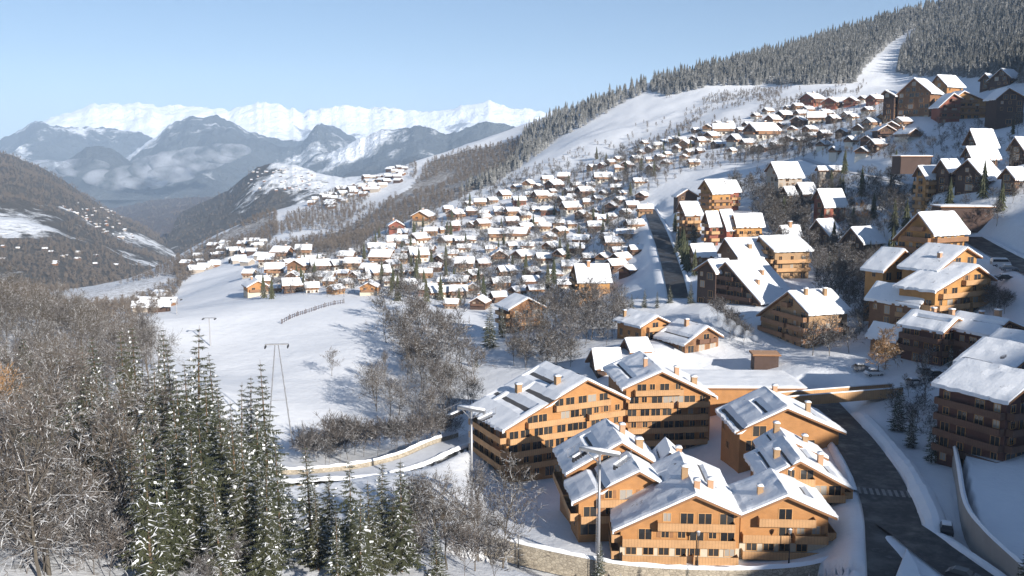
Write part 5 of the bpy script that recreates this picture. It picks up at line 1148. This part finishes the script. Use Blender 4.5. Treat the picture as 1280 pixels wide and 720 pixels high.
for poly, n, lab in (([(385, 255), (400, 235), (440, 215), (515, 208), (515, 222), (455, 245), (420, 262)], 60, 'tiny snow roofed house on the wooded shoulder above the main village'), ([(215, 335), (260, 310), (330, 298), (330, 330), (280, 335), (250, 345)], 30, 'small snow roofed house among the woods left of the main village'), ([(150, 378), (200, 366), (215, 380), (190, 396)], 8, 'small snow roofed house at the bare wood beside the snow field')):
    for x, y, z, u, v in scatter(poly, n, 13, rt, 300): far_house(x, y, z, rt.uniform(.55, .85), lab); note((x, y), 8)
SCRUB = [(WOODS[0][0], .45), (WOODS[1][0], .62), (WOODS[2][0], .52), (WOODS[3][0], .6), (FOREST[0], .40), (FOREST[1], .42), (FOREST[2], .5), ([(-60, 390), (190, 430), (215, 470), (250, 560), (330, 720), (-60, 720)], .48), (VILLAGE, .30),
         ([(645, 395), (700, 375), (790, 380), (776, 430), (735, 445), (690, 455), (640, 450)], .46), ([(900, 225), (965, 230), (1010, 262), (1020, 300), (965, 300), (920, 262)], .45), ([(0, 330), (120, 345), (230, 330), (240, 300), (-60, 300)], .5), ([(885, 205), (950, 185), (1010, 170), (1040, 188), (960, 208)], .45),
         ([(780, 175), (850, 145), (935, 125), (940, 160), (860, 172)], .40), ([(460, 400), (520, 385), (600, 440), (610, 500), (560, 520), (500, 470)], .36)]
# ------------------------------------------------------------------ lift pylons
def lift_tower(u, v, d, h_, label, arm=3.2, r=.42, ang=20):
    p = P(u, v, d); g = hgt(p[0], p[1]); root = empty('lift_pylon', (p[0], p[1], g), R(ang)); tag(root, label, 'pylon')
    b = MB(); b.tube([(0, 0, -1), (0, 0, h_ * .5), (0, 0, h_)], [r, r * .85, r * .7], 14); b.tube([(0, 0, -.5), (0, 0, .4)], [r * 2, r * 2], 14); b.build('mast', 'galvanised', root, True)
    b = MB(); b.box(-arm, arm, -.22, .22, h_ - .1, h_ + .35); b.box(-arm, -arm + .2, -.2, .2, h_ - .6, h_ - .102); b.box(arm - .2, arm, -.2, .2, h_ - .6, h_ - .102)
    b.tube([(0, 0, h_ - 1.6), (-arm * .7, 0, h_ - .1)], [.1, .1], 6); b.tube([(0, 0, h_ - 1.6), (arm * .7, 0, h_ - .1)], [.1, .1], 6); ca_ = b.build('crossarm', 'galvanised', root)
    b = MB(); b.prism([(-arm, h_ + .355), (arm, h_ + .355), (arm * .95, h_ + .62), (0, h_ + .74), (-arm * .95, h_ + .60)], -.28, .28); b.build('snow_cap', 'snow', ca_, True)
    for s in (-1, 1):
        b = MB(); b.box(s * arm - .1, s * arm + .1, -2.2, 2.2, h_ - .95, h_ - .62)
        for k in range(6):
            y = -2.0 + .8 * k; b.tube([(s * arm - .14, y, h_ - 1.12), (s * arm + .14, y, h_ - 1.12)], [.27, .27], 10)
        sh_ = b.build('sheave_train', 'dark_metal', root)
        b = MB(); b.prism([(s * arm - .16, h_ - .615), (s * arm + .16, h_ - .615), (s * arm + .1, h_ - .38), (s * arm - .1, h_ - .38)], -2.15, 2.15); b.build('snow_cap', 'snow', sh_)
        b = MB(); b.box(s * (arm + .45) - .35, s * (arm + .45) + .35, -2.3, 2.3, h_ - .72, h_ - .64); [b.tube([(s * (arm + .8), y, h_ - .7), (s * (arm + .8), y, h_ + .4)], [.03, .03], 5) for y in (-2.2, 0, 2.2)]; b.tube([(s * (arm + .8), -2.2, h_ + .4), (s * (arm + .8), 2.2, h_ + .4)], [.03, .03], 5); b.build('walkway', 'galvanised', root)
    b = MB()
    for s in (-.22, .22): b.tube([(s, -r - .12, 1.5), (s, -r - .12, h_)], [.03, .03], 5)
    for k in range(int(h_ * 2.2)): b.box(-.22, .22, -r - .14, -r - .1, 1.6 + k * .45, 1.64 + k * .45)
    b.build('ladder', 'galvanised', root); return root
pz = lambda u, vt, d: P(u, vt, d)[2] - hgt(*P(u, vt, d)[:2])
lift_tower(590, 655, 151, pz(590, 513, 151), 'tall grey lift pylon with snowy crossarm left of the honey timber blocks', 2.7, .27, -30)
lift_tower(748, 688, 127.5, pz(748, 566, 127.5), 'shorter grey lift pylon with snowy crossarm in front of the honey timber blocks', 3.2, .27, -30)
p0 = ground(350, 548, 150); p0 = P(350, 548, 205); g0 = hgt(p0[0], p0[1]); hh = pz(345, 430, 205)
root = empty('lift_pylon', (p0[0], p0[1], g0), R(8)); tag(root, 'slender two legged lift pylon rising from the spruces before the snow field', 'pylon')
for s in (-1, 1):
    b = MB(); b.tube([(s * 2.9, 0, -1), (s * .35, 0, hh)], [.17, .12], 6); [b.tube([(s * 2.9 * (1 - k / 9) + s * .35 * k / 9 + .1, .3, hh * k / 9), (s * 2.9 * (1 - (k + 1) / 9) + s * .35 * (k + 1) / 9 - .1, -.3, hh * (k + 1) / 9)], [.05, .05], 4) for k in range(8)]; b.build('leg', 'galvanised', root)
b = MB(); b.box(-2.6, 2.6, -.15, .15, hh - .2, hh + .12); b.tube([(-1.5, 0, hh * .45), (1.5, 0, hh * .45)], [.08, .08], 5); b.build('crossarm', 'galvanised', root)
for s in (-1, 1):
    b = MB(); b.box(s * 2.5 - .1, s * 2.5 + .1, -1.3, 1.3, hh - .5, hh - .25); [b.tube([(s * 2.5 - .12, y, hh - .65), (s * 2.5 + .12, y, hh - .65)], [.22, .22], 8) for y in (-1, -.3, .3, 1)]; b.build('sheave_train', 'dark_metal', root)
for u, v, d, vt, lab in ((221, 394, 365, 374, 'tiny lift pylon at the far left rim of the snow field'), (263, 432, 318, 398, 'thin lift pylon in the left half of the snow field')):
    h_ = pz(u, vt, d); p = P(u, v, d); root = empty('lift_pylon', (p[0], p[1], hgt(p[0], p[1]))); tag(root, lab, 'pylon')
    b = MB(); b.tube([(0, 0, -1), (0, 0, h_)], [.22, .16], 8); b.build('mast', 'galvanised', root); b = MB(); b.box(-2.2, 2.2, -.15, .15, h_, h_ + .25); b.build('crossarm', 'galvanised', root)
    for s in (-1, 1): b = MB(); b.box(s * 2.1 - .15, s * 2.1 + .15, -1, 1, h_ - .4, h_ - .003); b.build('sheave_train', 'dark_metal', root)
# snow fence in the field
pts_ = [ground(u, v, 250) for u, v in [(352, 405), (362, 399), (372, 395), (382, 392), (394, 388), (406, 384), (418, 381), (430, 379)]]
root = empty('snow_fence', pts_[0]); tag(root, 'short picket snow fence sloping across the upper snow field', 'fence')
for i, p in enumerate(pts_):
    q = p - pts_[0]; b = MB(); b.tube([(q[0], q[1], q[2] - .4), (q[0], q[1], q[2] + 2.0)], [.14, .12], 6); b.build('post', 'dark_wood', root)
    if i:
        o = pts_[i - 1] - pts_[0]; b = MB()
        for k in range(1, 8, 2):
            m = o + (q - o) * k / 8; b.box(m[0] - .09, m[0] + .09, m[1] - .05, m[1] + .05, m[2] - .2, m[2] + 1.6)
        b.tube([o + np.array([0, 0, .5]), q + np.array([0, 0, .5])], [.06, .06], 4); b.tube([o + np.array([0, 0, 1.4]), q + np.array([0, 0, 1.4])], [.06, .06], 4); b.build('picket_panel', 'dark_wood', root)
# street lamps
def lamp(u, v, d, label):
    p = P(u, v, d); root = empty('street_lamp', (p[0], p[1], hgt(p[0], p[1]))); tag(root, label, 'street lamp')
    b = MB(); b.tube([(0, 0, -.5), (0, 0, 4.6)], [.09, .06], 8); b.tube([(0, 0, 0), (0, 0, .8)], [.14, .12], 8); b.build('post', 'dark_metal', root)
    b = MB(); b.tube([(0, 0, 4.6), (0, 0, 4.75), (0, 0, 5.2), (0, 0, 5.3)], [.08, .2, .3, .05], 8); b.build('lantern', 'galvanised', root); b = MB(); b.tube([(0, 0, 5.3), (0, 0, 5.42)], [.3, .1], 8); b.build('snow_cap', 'snow', root)
lamp(648, 692, 133, 'dark street lamp on the snow behind the left part of the stone wall'); lamp(986, 705, 128.5, 'dark street lamp before the pale plaster base near the road'); lamp(1193, 560, 158, 'dark street lamp by the concrete terrace wall'); lamp(872, 700, 129, 'dark street lamp against the long roofed honey block')
# ------------------------------------------------------------------ cars
def m_paint(n, c):
    t = NT(n); t.col(t.mix(t.noise(1.5, t.coord(), 3), tuple(x * .85 for x in c), c)).rough(.35); t.b.inputs['Coat Weight'].default_value = .5
for n, c in (('paint_dark', (.02, .022, .028)), ('paint_blue', (.03, .06, .13)), ('paint_white', (.7, .7, .7)), ('paint_grey', (.22, .23, .25)), ('paint_red', (.25, .03, .03))): m_paint(n, c)
def car_prof(van):
    if van: return [(-2.4, .35), (2.3, .35), (2.4, .8), (2.2, 1.15), (1.55, 1.95), (-2.3, 2.0), (-2.42, 1.2)], [(2.05, 1.2), (1.5, 1.85), (-2.2, 1.88), (-2.3, 1.2)]
    return [(-2.1, .32), (2.1, .32), (2.15, .62), (1.95, .85), (1.05, .97), (-1.75, 1.02), (-2.12, .8)], [(1.0, .98), (.35, 1.42), (-1.15, 1.45), (-1.75, 1.03)]
CARS = {}
def car(u, v, d, ang, paint, label, van=False, snowy=True, xyz=None):
    p = P(u, v, d) if xyz is None else xyz; root = empty('parked_car', (p[0], p[1], hgt(p[0], p[1]) + .16), R(ang)); tag(root, label, 'car', 'parked cars')
    k = (van, paint)
    if k not in CARS:
        pr, cb = car_prof(van); b = MB(); b.prism(pr, -.88, .88); body = b.mesh('body', paint)
        b = MB()
        if van: b.prism(cb, -.885, .885)
        else: b.solid([(x, y, z) for y in (-1, 1) for x, z, y in [(q[0], q[1], y * (.84 if i in (0, 3) else .66)) for i, q in enumerate(cb)]], [(0, 1, 2, 3), (7, 6, 5, 4), (0, 4, 5, 1), (1, 5, 6, 2), (2, 6, 7, 3)])
        cab = b.mesh('cabin_glass', 'window_glass'); top = 2.0 if van else 1.455; x0, x1 = (-2.3, 1.5) if van else (-1.2, .4)
        b = MB(); b.prism([(x0, top), (x1, top), (x1 - .1, top + .22), (x0 + .1, top + .25)], -.62, .62); sn = [b.mesh('snow_cover', 'snow', False)]
        b = MB(); b.tube([(0, -.09, 0), (0, .09, 0)], [.33, .33], 14); wh = b.mesh('wheel', 'rubber'); b = MB(); b.tube([(0, -.1, 0), (0, .1, 0)], [.19, .19], 10); rim = b.mesh('rim', 'galvanised')
        b = MB(); b.box(-.03, .03, -.17, .17, -.08, .08); hl = b.mesh('headlight', 'white_plaster')
        b = MB(); b.box(-2.0 if van else -1.2, 1.45 if van else .35, -.66 if not van else -.86, .66 if not van else .86, top - .04, top - .003); rf = b.mesh('roof', paint)
        CARS[k] = (body, cab, sn, wh, rim, hl, rf)
    body, cab, sn, wh, rim, hl, rf = CARS[k]
    link('body', body, root); link('cabin_glass', cab, root); link('roof', rf, root)
    if snowy: link('snow_cover', sn[0], root)
    for x in (-1.35, 1.4):
        for y in (-.82, .82): w_ = link('wheel', wh, root, (x, y, .33 - .16 + .0)); link('rim', rim, w_)
    for y in (-.6, .6): link('headlight', hl, root, (2.13 if not van else 2.36, y, .66 if not van else .8))
CS = [(1143, 483, 199, 12, 'paint_white', 'snow covered car, leftmost of three before the dark terraced houses', 0), (1157, 480, 203, 10, 'paint_grey', 'snow covered car, middle of three before the dark terraced houses', 0), (1170, 483, 200, 8, 'paint_dark', 'snow covered car, rightmost of three before the dark terraced houses', 0),
      (1216, 318, 262, 30, 'paint_dark', 'dark car, first of the cars parked behind the amber wings', 0), (1226, 326, 256, 30, 'paint_blue', 'dark blue car, second of the cars parked behind the amber wings', 0), (1250, 338, 248, -6, 'paint_white', 'pale van with snow on its roof behind the amber wings', 1), (1242, 350, 240, -8, 'paint_dark', 'dark car in the near row behind the amber wings', 0), (1260, 352, 240, -8, 'paint_grey', 'grey car in the near row behind the amber wings', 0), (1256, 364, 233, -8, 'paint_dark', 'dark car parked closest to the snowy hedge', 0),
      (1183, 655, 128, 68, 'paint_dark', 'dark car parked under the concrete terrace wall', 0), (1206, 716, 111.5, -40, 'paint_dark', 'dark car driving on the fork at the lower right', 0), (1076, 478, 212, 0, 'paint_grey', 'grey car beyond the footbridge near the tiny hut', 0), (1092, 482, 208, 5, 'paint_white', 'white car beyond the footbridge near the golden larch', 0)]
for u, v, d, a, pt, lb, van in CS: car(u, v, d, a, pt, lb, bool(van), snowy=d != 111.5)
# bench like snow piles on the terrace are left as ground; a small planter box with snow at the wall corner
# ------------------------------------------------------------------ smoke and valley cloud
def vol_mat(name, dens, scale, lo_, hi_, color, stretch=(1, 1, 1), detail=4):
    m = D.materials.new(name); m.use_nodes = True; t = m.node_tree; t.nodes.clear(); o = t.nodes.new('ShaderNodeOutputMaterial'); v = t.nodes.new('ShaderNodeVolumePrincipled'); tc = t.nodes.new('ShaderNodeTexCoord')
    mp = t.nodes.new('ShaderNodeMapping'); mp.inputs['Scale'].default_value = stretch; n = t.nodes.new('ShaderNodeTexNoise'); n.inputs['Scale'].default_value = scale; n.inputs['Detail'].default_value = detail
    t.links.new(tc.outputs['Object'], mp.inputs[0]); t.links.new(mp.outputs[0], n.inputs['Vector'])
    r = t.nodes.new('ShaderNodeMapRange'); r.inputs['From Min'].default_value = lo_; r.inputs['From Max'].default_value = hi_; r.inputs['To Max'].default_value = dens; t.links.new(n.outputs['Fac'], r.inputs['Value'])
    t.links.new(r.outputs[0], v.inputs['Density']); v.inputs['Color'].default_value = (*color, 1); t.links.new(v.outputs[0], o.inputs['Volume']); return m
def blob_mesh(name, balls, mat):
    bm = bmesh.new()
    for (x, y, z), (rx, ry, rz) in balls:
        r = bmesh.ops.create_icosphere(bm, subdivisions=2, radius=1.0); 
        for v in r['verts']: v.co = Vector((x + v.co.x * rx, y + v.co.y * ry, z + v.co.z * rz))
    me = D.meshes.new(name); bm.to_mesh(me); bm.free(); me.materials.append(mat); return link(name, me)
c0 = P(958, 436, 228)
sm = blob_mesh('smoke', [((c0[0] + a * -1.25, c0[1] + a * .5, c0[2] + 1.0 + a * .62), (.7 + a * .16, .7 + a * .16, .7 + a * .15)) for a in (0, 1, 2.2, 3.6, 5.2, 7.0, 9.0, 11)], vol_mat('smoke_air', .55, .55, .40, .70, (.85, .88, .92)))
tag(sm, 'thin pale smoke drifting up from the low dark boiler house', 'smoke', kind='stuff')
cl = []
for u, v, d, rx, rz in [(70, 212, 6900, 170, 60), (105, 210, 6900, 200, 75), (60, 206, 7000, 150, 40), (135, 222, 6700, 170, 70), (165, 220, 6600, 180, 85), (195, 210, 6500, 190, 95), (222, 204, 6400, 190, 95), (250, 198, 6300, 180, 85), (275, 192, 6300, 160, 70), (292, 188, 6300, 110, 50), (180, 228, 6500, 160, 55), (215, 218, 6400, 160, 60), (145, 232, 6600, 120, 45)]:
    p = P(u, v, d); cl.append((p, (rx, 220, rz)))
co = blob_mesh('cloud', cl, vol_mat('cloud_air', .010, .0065, .47, .78, (.95, .96, 1.0), (1, 1, 1.6), 6)); tag(co, kind='stuff')

# ------------------------------------------------------------------ the ground itself
PU, PV = proj(GX, GY, H)
scrub = np.full(H.shape, 0.10)
scrub += 0.10 * (GY > 500) * np.clip(fbm(GX / 60, GY / 60, 3) * 2, 0, 1)
for poly, val in SCRUB:
    scrub = np.where(in_poly(PU, PV, poly) & (GY > 0), np.maximum(scrub, val), scrub)
idx = np.arange(NA * NQ).reshape(NA, NQ)
faces = np.stack([idx[:-1, :-1], idx[:-1, 1:], idx[1:, 1:], idx[1:, :-1]], -1).reshape(-1, 4)[:, ::-1]
me = np_mesh('ground', np.stack([GX, GY, H], -1).reshape(-1, 3), faces, 'snowy_ground', 4)
at = me.attributes.new('scrub', 'FLOAT', 'POINT'); at.data.foreach_set('value', scrub.astype(np.float32).ravel())
me.polygons.foreach_set('use_smooth', [True] * len(me.polygons))
tag(link('ground', me), kind='structure')
